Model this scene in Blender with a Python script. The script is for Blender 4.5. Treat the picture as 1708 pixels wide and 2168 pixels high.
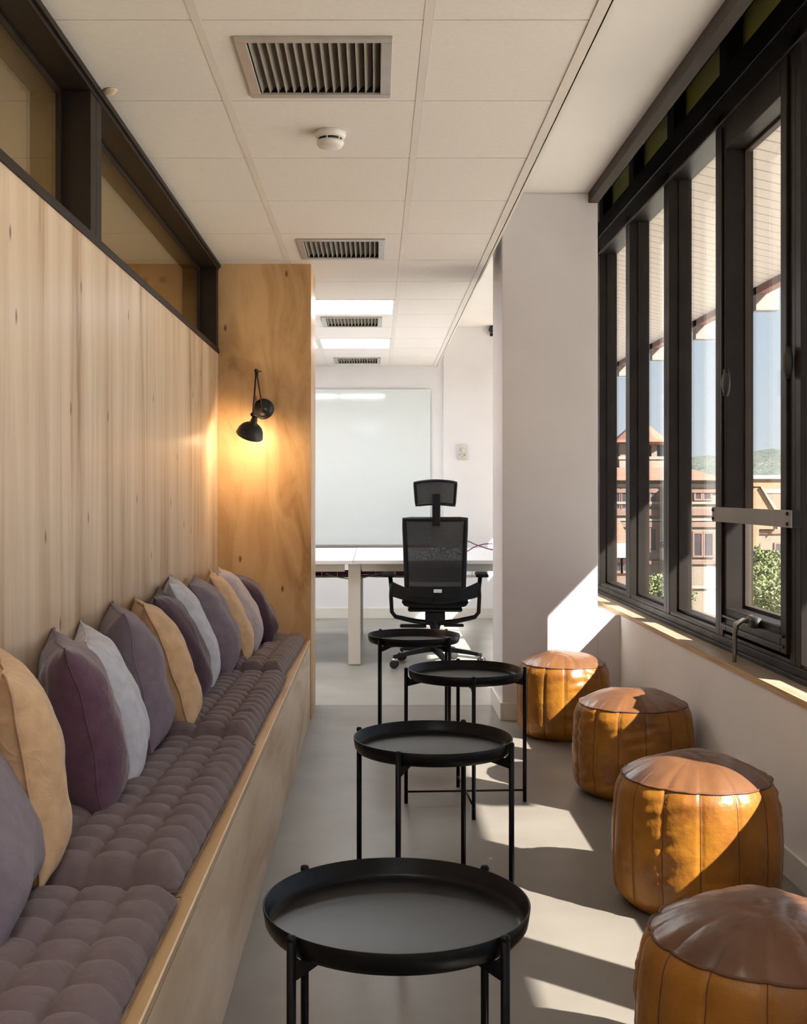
import bpy, bmesh, math, random
from mathutils import Vector, Matrix, noise

# ------------------------------------------------------------------ camera, world, sun, exposure
for o in list(bpy.data.objects): bpy.data.objects.remove(o)
S = bpy.context.scene
COL = S.collection
CZ, F, VX, VY = 1.213, 2400.0, 795.0, 1043.0          # eye height, focal length and vanishing point in px
cam = bpy.data.cameras.new('camera'); camo = bpy.data.objects.new('camera', cam); COL.objects.link(camo)
camo.location = (0, 0, CZ); camo.rotation_euler = (math.pi/2, 0, 0)
cam.sensor_fit = 'HORIZONTAL'; cam.sensor_width = 36; cam.lens = F/1708*36
cam.shift_x = (854-VX)/1708; cam.shift_y = -(1084-VY)/1708
cam.clip_start = 0.05; cam.clip_end = 3000
S.camera = camo
S.view_settings.view_transform = 'Standard'; S.view_settings.look = 'None'
S.view_settings.gamma = 1; S.view_settings.use_curve_mapping = False
S.view_settings.exposure = .76

SUN_DIR = Vector((-1, .83, -1.03)).normalized()
sun = bpy.data.lights.new('sun', 'SUN'); sun.energy = 33; sun.color = (1, .93, .83); sun.angle = math.radians(.5)
suno = bpy.data.objects.new('sun', sun); COL.objects.link(suno)
suno.rotation_euler = SUN_DIR.to_track_quat('-Z', 'Y').to_euler(); suno.location = (8, -5, 9)

W = bpy.data.worlds.new('sky'); S.world = W; W.use_nodes = True
nt = W.node_tree; nt.nodes.clear()
tc = nt.nodes.new('ShaderNodeTexCoord'); sx = nt.nodes.new('ShaderNodeSeparateXYZ')
rp = nt.nodes.new('ShaderNodeValToRGB'); bg = nt.nodes.new('ShaderNodeBackground'); wo = nt.nodes.new('ShaderNodeOutputWorld')
nt.links.new(tc.outputs['Generated'], sx.inputs[0]); nt.links.new(sx.outputs['Z'], rp.inputs[0])
nt.links.new(rp.outputs[0], bg.inputs[0]); nt.links.new(bg.outputs[0], wo.inputs[0])
el = rp.color_ramp.elements
el[0].position = 0.0; el[0].color = (.80, .83, .86, 1)
el[1].position = 1.0; el[1].color = (.20, .36, .75, 1)
e = el.new(.10); e.color = (.71, .77, .85, 1)
e = el.new(.35); e.color = (.52, .63, .80, 1)
bg.inputs[1].default_value = 1.15

LED = 11.0        # ceiling light panels of the far room, the added far-left ones too
LEDC = 6.0       # ceiling light panels of the corridor
LAMP = 5.5        # wall lamp

# ------------------------------------------------------------------ helpers
def at(px, py, Y):
    return Vector(((px-VX)/F*Y, Y, CZ-(py-VY)/F*Y))

def build(name, bm, mats, parent=None, smooth=False, bevel=0, sub=0, kind=None, recalc=True):
    if recalc: bmesh.ops.recalc_face_normals(bm, faces=bm.faces)
    me = bpy.data.meshes.new(name); bm.to_mesh(me); bm.free()
    if not isinstance(mats, (list, tuple)): mats = [mats]
    for m in mats: me.materials.append(m)
    if smooth:
        for p in me.polygons: p.use_smooth = True
    o = bpy.data.objects.new(name, me); COL.objects.link(o)
    if parent is not None: o.parent = parent
    if bevel:
        b = o.modifiers.new('bevel', 'BEVEL'); b.width = bevel; b.segments = 2; b.limit_method = 'ANGLE'
    if sub:
        s = o.modifiers.new('sub', 'SUBSURF'); s.levels = sub; s.render_levels = sub
    if kind: o['kind'] = kind
    return o

def empty(name, loc, label=None, cat=None, group=None, rz=0):
    o = bpy.data.objects.new(name, None); COL.objects.link(o)
    o.location = loc; o.rotation_euler = (0, 0, rz); o.empty_display_size = .1
    return tag(o, label, cat, group)

def tag(o, label=None, cat=None, group=None, kind=None):
    if label: o['label'] = label
    if cat: o['category'] = cat
    if group: o['group'] = group
    if kind: o['kind'] = kind
    return o

def copy_tree(o, parent=None):
    c = o.copy(); COL.objects.link(c); c.parent = parent
    for ch in list(o.children): copy_tree(ch, c)
    return c

def NB(): return bmesh.new()

def box(bm, x0, x1, y0, y1, z0, z1, mi=0, mat=None):
    vs = [bm.verts.new((x, y, z)) for x in (x0, x1) for y in (y0, y1) for z in (z0, z1)]
    if mat is not None:
        for v in vs: v.co = mat @ v.co
    for q in ((0,1,3,2), (4,6,7,5), (0,4,5,1), (2,3,7,6), (0,2,6,4), (1,5,7,3)):
        f = bm.faces.new([vs[i] for i in q]); f.material_index = mi
    return vs

def tube(bm, pts, r, seg=10, mi=0, cap=True, closed=False):
    pts = [Vector(p) for p in pts]; n = len(pts)
    rings = []; up = None
    for i, p in enumerate(pts):
        if closed: t = pts[(i+1) % n]-pts[i-1]
        else: t = pts[min(i+1, n-1)]-pts[max(i-1, 0)]
        t.normalize()
        if up is None:
            up = Vector((0, 0, 1)) if abs(t.z) < .9 else Vector((1, 0, 0))
        a = t.cross(up)
        if a.length < 1e-4: a = t.cross(Vector((0, 1, 0)))
        a.normalize(); b = a.cross(t).normalized(); up = b
        rr = r[i] if isinstance(r, (list, tuple)) else r
        rings.append([bm.verts.new(p+a*(rr*math.cos(2*math.pi*k/seg))+b*(rr*math.sin(2*math.pi*k/seg))) for k in range(seg)])
    m = n if closed else n-1
    for i in range(m):
        A = rings[i]; B = rings[(i+1) % n]
        for k in range(seg):
            f = bm.faces.new((A[k], A[(k+1) % seg], B[(k+1) % seg], B[k])); f.material_index = mi; f.smooth = True
    if cap and not closed:
        bm.faces.new(rings[0]).material_index = mi; bm.faces.new(rings[-1][::-1]).material_index = mi

def lathe(bm, prof, seg=48, mat=None, mi=0, close=False):
    """prof: list of (r, z); r=0 ends become poles"""
    M = mat or Matrix.Identity(4)
    rings = []
    for r, z in prof:
        if r < 1e-6: rings.append([bm.verts.new(M @ Vector((0, 0, z)))])
        else: rings.append([bm.verts.new(M @ Vector((r*math.cos(2*math.pi*k/seg), r*math.sin(2*math.pi*k/seg), z))) for k in range(seg)])
    for i in range(len(rings)-1):
        A, B = rings[i], rings[i+1]
        for k in range(seg):
            k2 = (k+1) % seg
            if len(A) == 1 and len(B) == 1: continue
            if len(A) == 1: f = bm.faces.new((A[0], B[k], B[k2]))
            elif len(B) == 1: f = bm.faces.new((A[k], A[k2], B[0]))
            else: f = bm.faces.new((A[k], A[k2], B[k2], B[k]))
            f.material_index = mi; f.smooth = True
    return rings

def prism(bm, poly, y0, y1, mi=0, axis='y'):
    """extrude a polygon given in (x,z) along y, or (y,z) along x"""
    def P(a, b, t): return (a, t, b) if axis == 'y' else (t, a, b)
    A = [bm.verts.new(P(a, b, y0)) for a, b in poly]; B = [bm.verts.new(P(a, b, y1)) for a, b in poly]
    n = len(poly)
    bm.faces.new(A).material_index = mi; bm.faces.new(B[::-1]).material_index = mi
    for i in range(n):
        bm.faces.new((A[i], B[i], B[(i+1) % n], A[(i+1) % n])).material_index = mi

# ------------------------------------------------------------------ materials
def base_mat(name, color, rough=.6, metal=0, spec=.5):
    m = bpy.data.materials.new(name); m.use_nodes = True
    b = m.node_tree.nodes['Principled BSDF']
    b.inputs['Base Color'].default_value = (*color, 1); b.inputs['Roughness'].default_value = rough
    b.inputs['Metallic'].default_value = metal; b.inputs['Specular IOR Level'].default_value = spec
    return m, m.node_tree, b

def noisy(name, c1, c2, scale=5, rough=.6, bump=.0, bscale=60, metal=0, spec=.5, stretch=(1,1,1), detail=4, lo=.35, hi=.65, bdist=.002, sheen=0, rvar=0):
    m, t, b = base_mat(name, c1, rough, metal, spec)
    tc = t.nodes.new('ShaderNodeTexCoord'); mp = t.nodes.new('ShaderNodeMapping'); mp.inputs['Scale'].default_value = stretch
    t.links.new(tc.outputs['Object'], mp.inputs[0])
    n = t.nodes.new('ShaderNodeTexNoise'); n.inputs['Scale'].default_value = scale; n.inputs['Detail'].default_value = detail
    t.links.new(mp.outputs[0], n.inputs['Vector'])
    r = t.nodes.new('ShaderNodeValToRGB'); r.color_ramp.elements[0].position = lo; r.color_ramp.elements[1].position = hi
    r.color_ramp.elements[0].color = (*c1, 1); r.color_ramp.elements[1].color = (*c2, 1)
    t.links.new(n.outputs[0], r.inputs[0]); t.links.new(r.outputs[0], b.inputs['Base Color'])
    if rvar:
        mr = t.nodes.new('ShaderNodeMapRange'); mr.inputs['To Min'].default_value = rough-rvar; mr.inputs['To Max'].default_value = rough+rvar
        t.links.new(n.outputs[0], mr.inputs[0]); t.links.new(mr.outputs[0], b.inputs['Roughness'])
    if bump:
        n2 = t.nodes.new('ShaderNodeTexNoise'); n2.inputs['Scale'].default_value = bscale; n2.inputs['Detail'].default_value = 3
        t.links.new(mp.outputs[0], n2.inputs['Vector'])
        bp = t.nodes.new('ShaderNodeBump'); bp.inputs['Strength'].default_value = bump; bp.inputs['Distance'].default_value = bdist
        t.links.new(n2.outputs[0], bp.inputs['Height']); t.links.new(bp.outputs[0], b.inputs['Normal'])
    if sheen: b.inputs['Sheen Weight'].default_value = sheen
    return m

def creased(*a, **k):
    m = noisy(*a, **k); t = m.node_tree
    b = t.nodes['Principled BSDF']; old = [n for n in t.nodes if n.type == 'BUMP'][0]
    tc = [n for n in t.nodes if n.type == 'TEX_COORD'][0]
    n = t.nodes.new('ShaderNodeTexNoise'); n.inputs['Scale'].default_value = 13; n.inputs['Detail'].default_value = 3; n.inputs['Distortion'].default_value = 1.2
    t.links.new(tc.outputs['Object'], n.inputs['Vector'])
    rd = t.nodes.new('ShaderNodeValToRGB'); e = rd.color_ramp.elements; e[0].position = .44; e[0].color = (0, 0, 0, 1); e[1].position = .62; e[1].color = (0, 0, 0, 1)
    q = e.new(.53); q.color = (1, 1, 1, 1)
    t.links.new(n.outputs[0], rd.inputs[0])
    bp = t.nodes.new('ShaderNodeBump'); bp.inputs['Strength'].default_value = .15; bp.inputs['Distance'].default_value = .006
    t.links.new(rd.outputs[0], bp.inputs['Height']); t.links.new(bp.outputs[0], old.inputs['Normal'])
    return m

def wood(name, light, mid, dark, sc=(9, 9, .55), rough=.38, figure=0.0, axis='z', knots='y'):
    """plywood: long grain along one axis, faint streaks and a few small dark knots"""
    m, t, b = base_mat(name, light, rough, 0, .4)
    L = t.links.new; N = t.nodes.new
    tc = N('ShaderNodeTexCoord'); mp = N('ShaderNodeMapping')
    mp.inputs['Scale'].default_value = sc
    L(tc.outputs['Object'], mp.inputs[0])
    wn = N('ShaderNodeTexNoise'); wn.inputs['Scale'].default_value = .9; wn.inputs['Detail'].default_value = 2
    L(mp.outputs[0], wn.inputs['Vector'])
    va = N('ShaderNodeVectorMath'); va.operation = 'MULTIPLY_ADD'
    va.inputs[1].default_value = (1.2+figure, 1.2+figure, 1.2+figure)
    L(wn.outputs['Color'], va.inputs[0]); L(mp.outputs[0], va.inputs[2])
    n = N('ShaderNodeTexNoise'); n.inputs['Scale'].default_value = 1.6; n.inputs['Detail'].default_value = 7; n.inputs['Roughness'].default_value = .62
    L(va.outputs[0], n.inputs['Vector'])
    r = N('ShaderNodeValToRGB'); e = r.color_ramp.elements
    e[0].position = .34; e[0].color = (*dark, 1); e[1].position = .58; e[1].color = (*light, 1)
    q = e.new(.45); q.color = (*mid, 1)
    L(n.outputs[0], r.inputs[0])
    # rings
    wv = N('ShaderNodeTexWave'); wv.bands_direction = 'DIAGONAL'; wv.inputs['Scale'].default_value = .55
    wv.inputs['Distortion'].default_value = 9+figure*6; wv.inputs['Detail'].default_value = 3; wv.inputs['Detail Scale'].default_value = .7
    L(va.outputs[0], wv.inputs['Vector'])
    mx = N('ShaderNodeMix'); mx.data_type = 'RGBA'; mx.blend_type = 'MULTIPLY'
    r2 = N('ShaderNodeValToRGB'); r2.color_ramp.elements[0].color = (.80, .72, .62, 1); r2.color_ramp.elements[1].color = (1, 1, 1, 1); r2.color_ramp.elements[1].position = .45
    L(wv.outputs['Fac'], r2.inputs[0]); mx.inputs[0].default_value = .55
    L(r.outputs[0], mx.inputs[6]); L(r2.outputs[0], mx.inputs[7])
    out = mx.outputs[2]
    if knots:
        sp = N('ShaderNodeSeparateXYZ'); L(tc.outputs['Object'], sp.inputs[0])
        cb = N('ShaderNodeCombineXYZ'); ky = N('ShaderNodeMath'); ky.operation = 'MULTIPLY'; ky.inputs[1].default_value = 3.4
        kz = N('ShaderNodeMath'); kz.operation = 'MULTIPLY'; kz.inputs[1].default_value = 1.5
        L(sp.outputs['Y' if knots == 'y' else 'X'], ky.inputs[0]); L(sp.outputs['Z'], kz.inputs[0]); L(ky.outputs[0], cb.inputs[0]); L(kz.outputs[0], cb.inputs[1])
        vo = N('ShaderNodeTexVoronoi'); vo.voronoi_dimensions = '2D'; vo.inputs['Scale'].default_value = 1; vo.inputs['Randomness'].default_value = 1
        L(cb.outputs[0], vo.inputs['Vector'])
        mr = N('ShaderNodeValToRGB'); mr.color_ramp.elements[0].position = .012; mr.color_ramp.elements[0].color = (.22, .12, .07, 1)
        mr.color_ramp.elements[1].position = .036; mr.color_ramp.elements[1].color = (1, 1, 1, 1)
        L(vo.outputs['Distance'], mr.inputs[0])
        m2 = N('ShaderNodeMix'); m2.data_type = 'RGBA'; m2.blend_type = 'MULTIPLY'; m2.inputs[0].default_value = .9
        L(out, m2.inputs[6]); L(mr.outputs[0], m2.inputs[7]); out = m2.outputs[2]
    L(out, b.inputs['Base Color'])
    bp = N('ShaderNodeBump'); bp.inputs['Strength'].default_value = .12; bp.inputs['Distance'].default_value = .001
    L(n.outputs[0], bp.inputs['Height']); L(bp.outputs[0], b.inputs['Normal'])
    return m

def glass(name, tint, refl=.5, ior=1.45, rough=0):
    m = bpy.data.materials.new(name); m.use_nodes = True; t = m.node_tree; t.nodes.clear()
    o = t.nodes.new('ShaderNodeOutputMaterial'); mx = t.nodes.new('ShaderNodeMixShader')
    tr = t.nodes.new('ShaderNodeBsdfTransparent'); tr.inputs[0].default_value = (*tint, 1)
    gl = t.nodes.new('ShaderNodeBsdfGlossy'); gl.inputs['Roughness'].default_value = rough
    fr = t.nodes.new('ShaderNodeFresnel'); fr.inputs[0].default_value = ior
    ml = t.nodes.new('ShaderNodeMath'); ml.operation = 'MULTIPLY'; ml.inputs[1].default_value = refl
    t.links.new(fr.outputs[0], ml.inputs[0]); t.links.new(ml.outputs[0], mx.inputs[0])
    t.links.new(tr.outputs[0], mx.inputs[1]); t.links.new(gl.outputs[0], mx.inputs[2]); t.links.new(mx.outputs[0], o.inputs[0])
    return m

def emit(name, color, strength):
    m = bpy.data.materials.new(name); m.use_nodes = True; t = m.node_tree; t.nodes.clear()
    o = t.nodes.new('ShaderNodeOutputMaterial'); e = t.nodes.new('ShaderNodeEmission')
    e.inputs[0].default_value = (*color, 1); e.inputs[1].default_value = strength
    t.links.new(e.outputs[0], o.inputs[0]); return m

def mesh_cloth(name, color, alpha, scale):
    """see-through woven mesh: threads and holes"""
    m, t, b = base_mat(name, color, .7)
    tc = t.nodes.new('ShaderNodeTexCoord')
    ck = t.nodes.new('ShaderNodeTexNoise'); ck.inputs['Scale'].default_value = scale
    t.links.new(tc.outputs['Object'], ck.inputs['Vector'])
    mr = t.nodes.new('ShaderNodeMapRange'); mr.inputs['From Min'].default_value = .3; mr.inputs['From Max'].default_value = .7
    mr.inputs['To Min'].default_value = alpha-.1; mr.inputs['To Max'].default_value = alpha+.1
    t.links.new(ck.outputs[0], mr.inputs[0]); t.links.new(mr.outputs[0], b.inputs['Alpha'])
    return m

def brickish(name, c1, c2, mortar, scale, rough=.9, w=.5, h=.25, msize=.02):
    m, t, b = base_mat(name, c1, rough)
    tc = t.nodes.new('ShaderNodeTexCoord'); mp = t.nodes.new('ShaderNodeMapping'); mp.inputs['Rotation'].default_value = (math.pi/2, 0, 0)
    br = t.nodes.new('ShaderNodeTexBrick'); br.inputs['Color1'].default_value = (*c1, 1); br.inputs['Color2'].default_value = (*c2, 1)
    br.inputs['Mortar'].default_value = (*mortar, 1); br.inputs['Scale'].default_value = scale; br.inputs['Mortar Size'].default_value = msize
    br.inputs['Brick Width'].default_value = w; br.inputs['Row Height'].default_value = h
    t.links.new(tc.outputs['Object'], mp.inputs[0]); t.links.new(mp.outputs[0], br.inputs[0]); t.links.new(br.outputs[0], b.inputs['Base Color'])
    return m

M = {}
M['ply'] = wood('plywood_wall', (.64, .50, .36), (.54, .395, .265), (.32, .195, .105), sc=(4.6, 4.6, .26), rough=.36)
M['birch'] = wood('plywood_birch', (.64, .41, .21), (.54, .33, .155), (.37, .205, .085), sc=(2.6, 2.6, .8), rough=.42, figure=1.5, knots='x')
M['bench'] = wood('plywood_bench', (.78, .64, .48), (.70, .545, .39), (.56, .41, .27), sc=(6, .8, 3.5), rough=.42, knots=False)
M['benchtop'] = wood('plywood_bench_top', (.50, .33, .165), (.42, .26, .125), (.32, .19, .085), sc=(6, .8, 6), rough=.4, knots=False)
M['sill'] = noisy('window_board_wood', (.34, .27, .20), (.27, .205, .145), scale=7, rough=.45, stretch=(4, .5, 4))
M['plyedge'] = noisy('plywood_edge', (.62, .43, .24), (.34, .20, .09), scale=14, rough=.7, stretch=(3, .25, 30), bump=.3, bscale=30)
M['plylayer'] = noisy('pale_veneer_layer', (.80, .68, .50), (.68, .55, .38), scale=10, rough=.6)
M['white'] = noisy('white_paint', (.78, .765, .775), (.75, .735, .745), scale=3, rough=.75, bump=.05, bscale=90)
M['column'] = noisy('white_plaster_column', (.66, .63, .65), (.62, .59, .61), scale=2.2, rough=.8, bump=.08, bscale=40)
M['upper'] = noisy('plaster_ceiling', (.68, .65, .64), (.655, .625, .615), scale=2, rough=.85)
M['tile'] = noisy('ceiling_tile', (.77, .735, .715), (.735, .70, .68), scale=60, rough=.9, bump=.25, bscale=260, bdist=.001, lo=.3, hi=.7)
M['tbar'] = noisy('ceiling_grid', (.72, .675, .64), (.69, .645, .61), scale=4, rough=.55)
M['gap'] = noisy('ceiling_joint', (.20, .175, .15), (.16, .14, .12), scale=4, rough=.9)
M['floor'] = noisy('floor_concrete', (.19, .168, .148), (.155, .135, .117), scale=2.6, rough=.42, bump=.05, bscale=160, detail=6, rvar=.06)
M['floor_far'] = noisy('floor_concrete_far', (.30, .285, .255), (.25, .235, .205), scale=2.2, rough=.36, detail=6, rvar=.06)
M['base'] = noisy('baseboard_paint', (.70, .67, .61), (.66, .63, .57), scale=4, rough=.5)
M['frame'] = noisy('window_frame_metal', (.018, .014, .0125), (.013, .010, .009), scale=7, rough=.45, metal=.0, spec=.14, bump=.04, bscale=30, rvar=.08)
M['framedk'] = noisy('window_frame_dark', (.006, .005, .0045), (.004, .0035, .003), scale=6, rough=.4, spec=.25)
M['framebr'] = noisy('brown_frame', (.016, .0105, .0075), (.012, .008, .006), scale=9, rough=.5, spec=.2)
M['valance'] = noisy('valance_brown', (.036, .026, .020), (.030, .022, .017), scale=6, rough=.6, spec=.25)
M['glass'] = glass('window_glass', (.93, .95, .95), .55)
M['glassint'] = glass('amber_glass', (.92, .86, .68), .8)
M['rubber'] = noisy('black_rubber', (.010, .010, .011), (.016, .016, .017), scale=20, rough=.6)
M['black'] = noisy('black_powder_coat', (.003, .003, .0035), (.005, .005, .0055), scale=60, rough=.4, spec=.15, bump=.05, bscale=600)
M['tray'] = noisy('black_tray_coat', (.004, .004, .0045), (.006, .006, .0065), scale=40, rough=.34, spec=.15)
M['lampblk'] = noisy('lamp_black', (.010, .009, .009), (.016, .014, .013), scale=30, rough=.38)
M['grille'] = noisy('grey_aluminium', (.46, .44, .42), (.40, .385, .37), scale=9, rough=.4, metal=.3)
M['blade'] = noisy('grille_blade', (.30, .265, .225), (.26, .23, .19), scale=9, rough=.55)
M['dark'] = noisy('duct_dark', (.012, .011, .010), (.02, .018, .016), scale=4, rough=.9)
M['plastic'] = noisy('white_plastic', (.72, .69, .68), (.69, .66, .65), scale=6, rough=.35)
M['device'] = noisy('cream_plastic', (.62, .60, .54), (.58, .56, .50), scale=6, rough=.4)
M['led'] = emit('led_panel', (.96, .98, 1), LED)
M['ledc'] = emit('led_panel_corridor', (1, .97, .95), LEDC)
M['ledfill'] = emit('added_warm_fill_panel', (1, .88, .70), 26)  # warm glow of the unseen panels added behind the high glazing
M['bulb'] = emit('bulb_glow', (1, .62, .25), 25)
M['desk'] = noisy('white_desk', (.78, .78, .79), (.75, .75, .76), scale=3, rough=.28)
M['deskmetal'] = noisy('desk_leg_paint', (.70, .69, .65), (.67, .66, .62), scale=3, rough=.4)
M['wire'] = noisy('wire_tray_steel', (.55, .50, .40), (.50, .45, .36), scale=12, rough=.35, metal=.7)
M['purplecable'] = noisy('purple_cable', (.13, .02, .11), (.08, .012, .07), scale=20, rough=.45)
M['greencable'] = noisy('green_cable', (.17, .30, .06), (.13, .24, .05), scale=20, rough=.45)
M['board'] = noisy('white_glass_board', (.70, .75, .755), (.68, .73, .735), scale=1, rough=.06, spec=.6)
M['chairpl'] = noisy('black_chair_plastic', (.006, .0065, .009), (.009, .0095, .012), scale=20, rough=.45, spec=.2)
M['chairfab'] = noisy('black_seat_fabric', (.006, .0065, .010), (.010, .0105, .015), scale=50, rough=.9, bump=.3, bscale=400, spec=.2)
M['chairmesh'] = mesh_cloth('black_mesh_net', (.007, .007, .009), .97, 420)
M['chrome'] = noisy('chrome', (.65, .65, .66), (.6, .6, .61), scale=5, rough=.15, metal=1)
M['steel'] = noisy('brushed_steel', (.30, .275, .25), (.26, .24, .22), scale=6, rough=.42, metal=.8, stretch=(1, 12, 12))
M['bracket'] = noisy('dull_grey_strip', (.20, .175, .16), (.17, .15, .14), scale=6, rough=.45, metal=.4)
M['leather'] = noisy('tan_leather', (.36, .15, .016), (.15, .048, .006), scale=6, rough=.36, bump=.6, bscale=38, bdist=.004, detail=6, lo=.3, hi=.72, rvar=.08, spec=.45)
M['leathertop'] = noisy('tan_leather_top', (.16, .066, .026), (.07, .030, .017), scale=4, rough=.34, bump=.6, bscale=26, bdist=.004, detail=6, lo=.3, hi=.72, rvar=.08)
M['seam'] = noisy('dark_leather_seam', (.11, .04, .012), (.08, .03, .01), scale=30, rough=.6)
def fabric(name, c, v=.82, sheen=.15, bs=420): return creased(name, c, tuple(q*v for q in c), scale=26, rough=.92, bump=.35, bscale=bs, bdist=.0012, sheen=sheen, detail=8)
M['tan'] = fabric('tan_linen', (.66, .42, .23))
M['purple'] = fabric('plum_velvet', (.115, .045, .080), .7, .35, 300)
M['plum'] = fabric('dark_plum_velvet', (.060, .022, .042), .7, .3, 300)
M['lgrey'] = fabric('pale_grey_linen', (.56, .55, .60))
M['lav'] = fabric('lavender_grey_cotton', (.20, .155, .185))
M['pinkgrey'] = fabric('pinkish_grey_linen', (.46, .39, .40))
M['pad'] = fabric('mauve_grey_cotton', (.150, .108, .110), .85, .12)
# outdoors
M['stone'] = brickish('sandstone', (.19, .155, .125), (.17, .14, .11), (.14, .115, .09), 1.2)
M['brick'] = brickish('red_brick', (.17, .105, .082), (.15, .092, .072), (.17, .12, .095), 4)
M['trimst'] = noisy('pale_stone', (.24, .20, .165), (.20, .17, .14), scale=1.2, rough=.9)
M['rooft'] = brickish('terracotta_roof', (.24, .115, .08), (.21, .10, .07), (.15, .08, .055), 2.5, w=3, h=.35, msize=.05)
M['paneD'] = noisy('dark_pane', (.055, .045, .052), (.04, .034, .04), scale=1, rough=.25)
M['ochre'] = noisy('ochre_wall', (.24, .155, .095), (.21, .135, .085), scale=.6, rough=.9)
M['paleroof'] = noisy('pale_roof', (.26, .26, .26), (.22, .22, .22), scale=.6, rough=.8)
M['hill'] = noisy('hill_scrub', (.055, .07, .06), (.10, .105, .09), scale=.11, rough=1, detail=8, bump=.6, bscale=.3, bdist=3)
M['ground'] = noisy('street_ground', (.46, .41, .36), (.40, .37, .30), scale=.08, rough=1)
M['leaf'] = noisy('tree_leaves', (.10, .125, .045), (.17, .18, .07), scale=2, rough=.8)
M['bark'] = noisy('tree_bark', (.10, .07, .05), (.07, .05, .035), scale=8, rough=.9)
M['redbeam'] = noisy('oxblood_paint', (.20, .085, .075), (.17, .07, .06), scale=5, rough=.6)
M['rafter'] = noisy('rafter_end_paint', (.24, .20, .18), (.215, .18, .16), scale=5, rough=.8)
def soffit_mat():
    m, t, b = base_mat('soffit_boards', (.60, .50, .43), .8)
    tc = t.nodes.new('ShaderNodeTexCoord'); sp = t.nodes.new('ShaderNodeSeparateXYZ'); t.links.new(tc.outputs['Object'], sp.inputs[0])
    d = t.nodes.new('ShaderNodeMath'); d.operation = 'DIVIDE'; d.inputs[1].default_value = .152; t.links.new(sp.outputs['Y'], d.inputs[0])
    fr = t.nodes.new('ShaderNodeMath'); fr.operation = 'FRACT'; t.links.new(d.outputs[0], fr.inputs[0])
    r = t.nodes.new('ShaderNodeValToRGB'); r.color_ramp.interpolation = 'LINEAR'
    e = r.color_ramp.elements; e[0].position = 0; e[0].color = (.20, .14, .11, 1); e[1].position = .11; e[1].color = (.62, .55, .50, 1); q = e.new(.05); q.color = (.30, .25, .22, 1)
    t.links.new(fr.outputs[0], r.inputs[0]); t.links.new(r.outputs[0], b.inputs['Base Color']); return m
M['soffit'] = soffit_mat()
def frosted(name, col):
    m, t, b = base_mat(name, col, .35); b.inputs['Transmission Weight'].default_value = .55; return m
M['frost'] = frosted('green_frosted_pane', (.26, .27, .09))

# ------------------------------------------------------------------ room shell
YB, YE = -2.0, 10.95
XL, XG = -.841, -4.0
ZC, ZU = CZ+1.222, CZ+1.60         # tile ceiling and the higher plaster ceiling by the windows
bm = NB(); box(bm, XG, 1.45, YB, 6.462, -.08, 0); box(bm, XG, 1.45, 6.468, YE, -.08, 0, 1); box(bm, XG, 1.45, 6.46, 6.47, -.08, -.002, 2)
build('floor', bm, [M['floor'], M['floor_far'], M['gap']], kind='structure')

T0, TS = 2.931, .605
xl = [-.464-.6*k for k in range(6)]
cols = sorted(xl+[.136])+[.565]
cols[0] = XG
rows = [T0+TS*k for k in range(-9, 14)]; rows = [r for r in rows if YB < r < YE]; rows = [YB]+rows+[YE]
VENT = {(-.464, k) for k in (0, 4, 8, 12)}
LIGHT = {(-.464, 7), (-.464, 10), (-1.064, 10), (-1.064, 7), (-2.264, 7), (-2.264, 10)}  # the far-left pair is unseen, added to light the far room
LIGHTC = {(-.464, -3), (-.464, -6)}
FILLW = {(-2.264, -4), (-2.264, 3), (-2.264, -1), (-2.864, 1)}  # added out of view to brighten the room beyond the high glazing
bm = NB()
for ci in range(len(cols)-1):
    for ri in range(len(rows)-1):
        x0, x1, y0, y1 = cols[ci], cols[ci+1], rows[ri], rows[ri+1]
        k = round((y0-T0)/TS)
        if any(abs(a-x0) < .01 and b == k for a, b in VENT | LIGHT | LIGHTC | FILLW): continue
        box(bm, x0+.0125, x1-.0125, y0+.003, y1-.003, ZC, ZC+.015)
# tiles that carry a grille keep a ring around the opening
def vent_rect(k): y = T0+TS*k; return -.382, .046, y+.1, y+.56
for a, k in VENT:
    x0, x1, y0, y1 = a+.0125, .136-.0125, T0+TS*k+.003, min(T0+TS*(k+1)-.003, YE)
    vx0, vx1, vy0, vy1 = vent_rect(k); vx0 += .02; vx1 -= .02; vy0 += .02; vy1 -= .02
    box(bm, x0, vx0, y0, y1, ZC, ZC+.015); box(bm, vx1, x1, y0, y1, ZC, ZC+.015)
    box(bm, vx0, vx1, y0, vy0, ZC, ZC+.015); box(bm, vx0, vx1, vy1, y1, ZC, ZC+.015)
for c in cols[1:-1]: box(bm, c-.012, c+.012, YB, YE, ZC-.001, ZC+.02, 1)
for r in rows[1:-1]: box(bm, XG, .565, r-.0035, r+.0035, ZC+.004, ZC+.02, 2)
box(bm, XG, .6, YB, YE, ZC+.1, ZC+.12, 0)
for c0 in cols: pass
build('ceiling', bm, [M['tile'], M['tbar'], M['gap']], kind='structure')
bm = NB(); box(bm, .553, .589, YB, YE, ZC-.003, ZC+.02); box(bm, .585, .600, YB, YE, ZC-.003, ZU, 0)
build('trim_1', bm, M['tbar'], kind='structure')
bm = NB(); box(bm, .585, 1.15, YB, YE, ZU, ZU+.03)
build('ceiling_plaster', bm, M['upper'], kind='structure')
bm = NB(); box(bm, 1.134, 1.187, YB, 6.05, ZU-.055, ZU+.001); box(bm, 1.15, 1.187, YB, YE, ZU, CZ+1.96)
build('trim_2', bm, M['valance'], kind='structure', bevel=.004)
bm = NB(); box(bm, 1.15, 1.56, YB, YE, CZ+1.93, CZ+1.96)
build('ceiling_recess', bm, M['framedk'], kind='structure')

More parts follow.
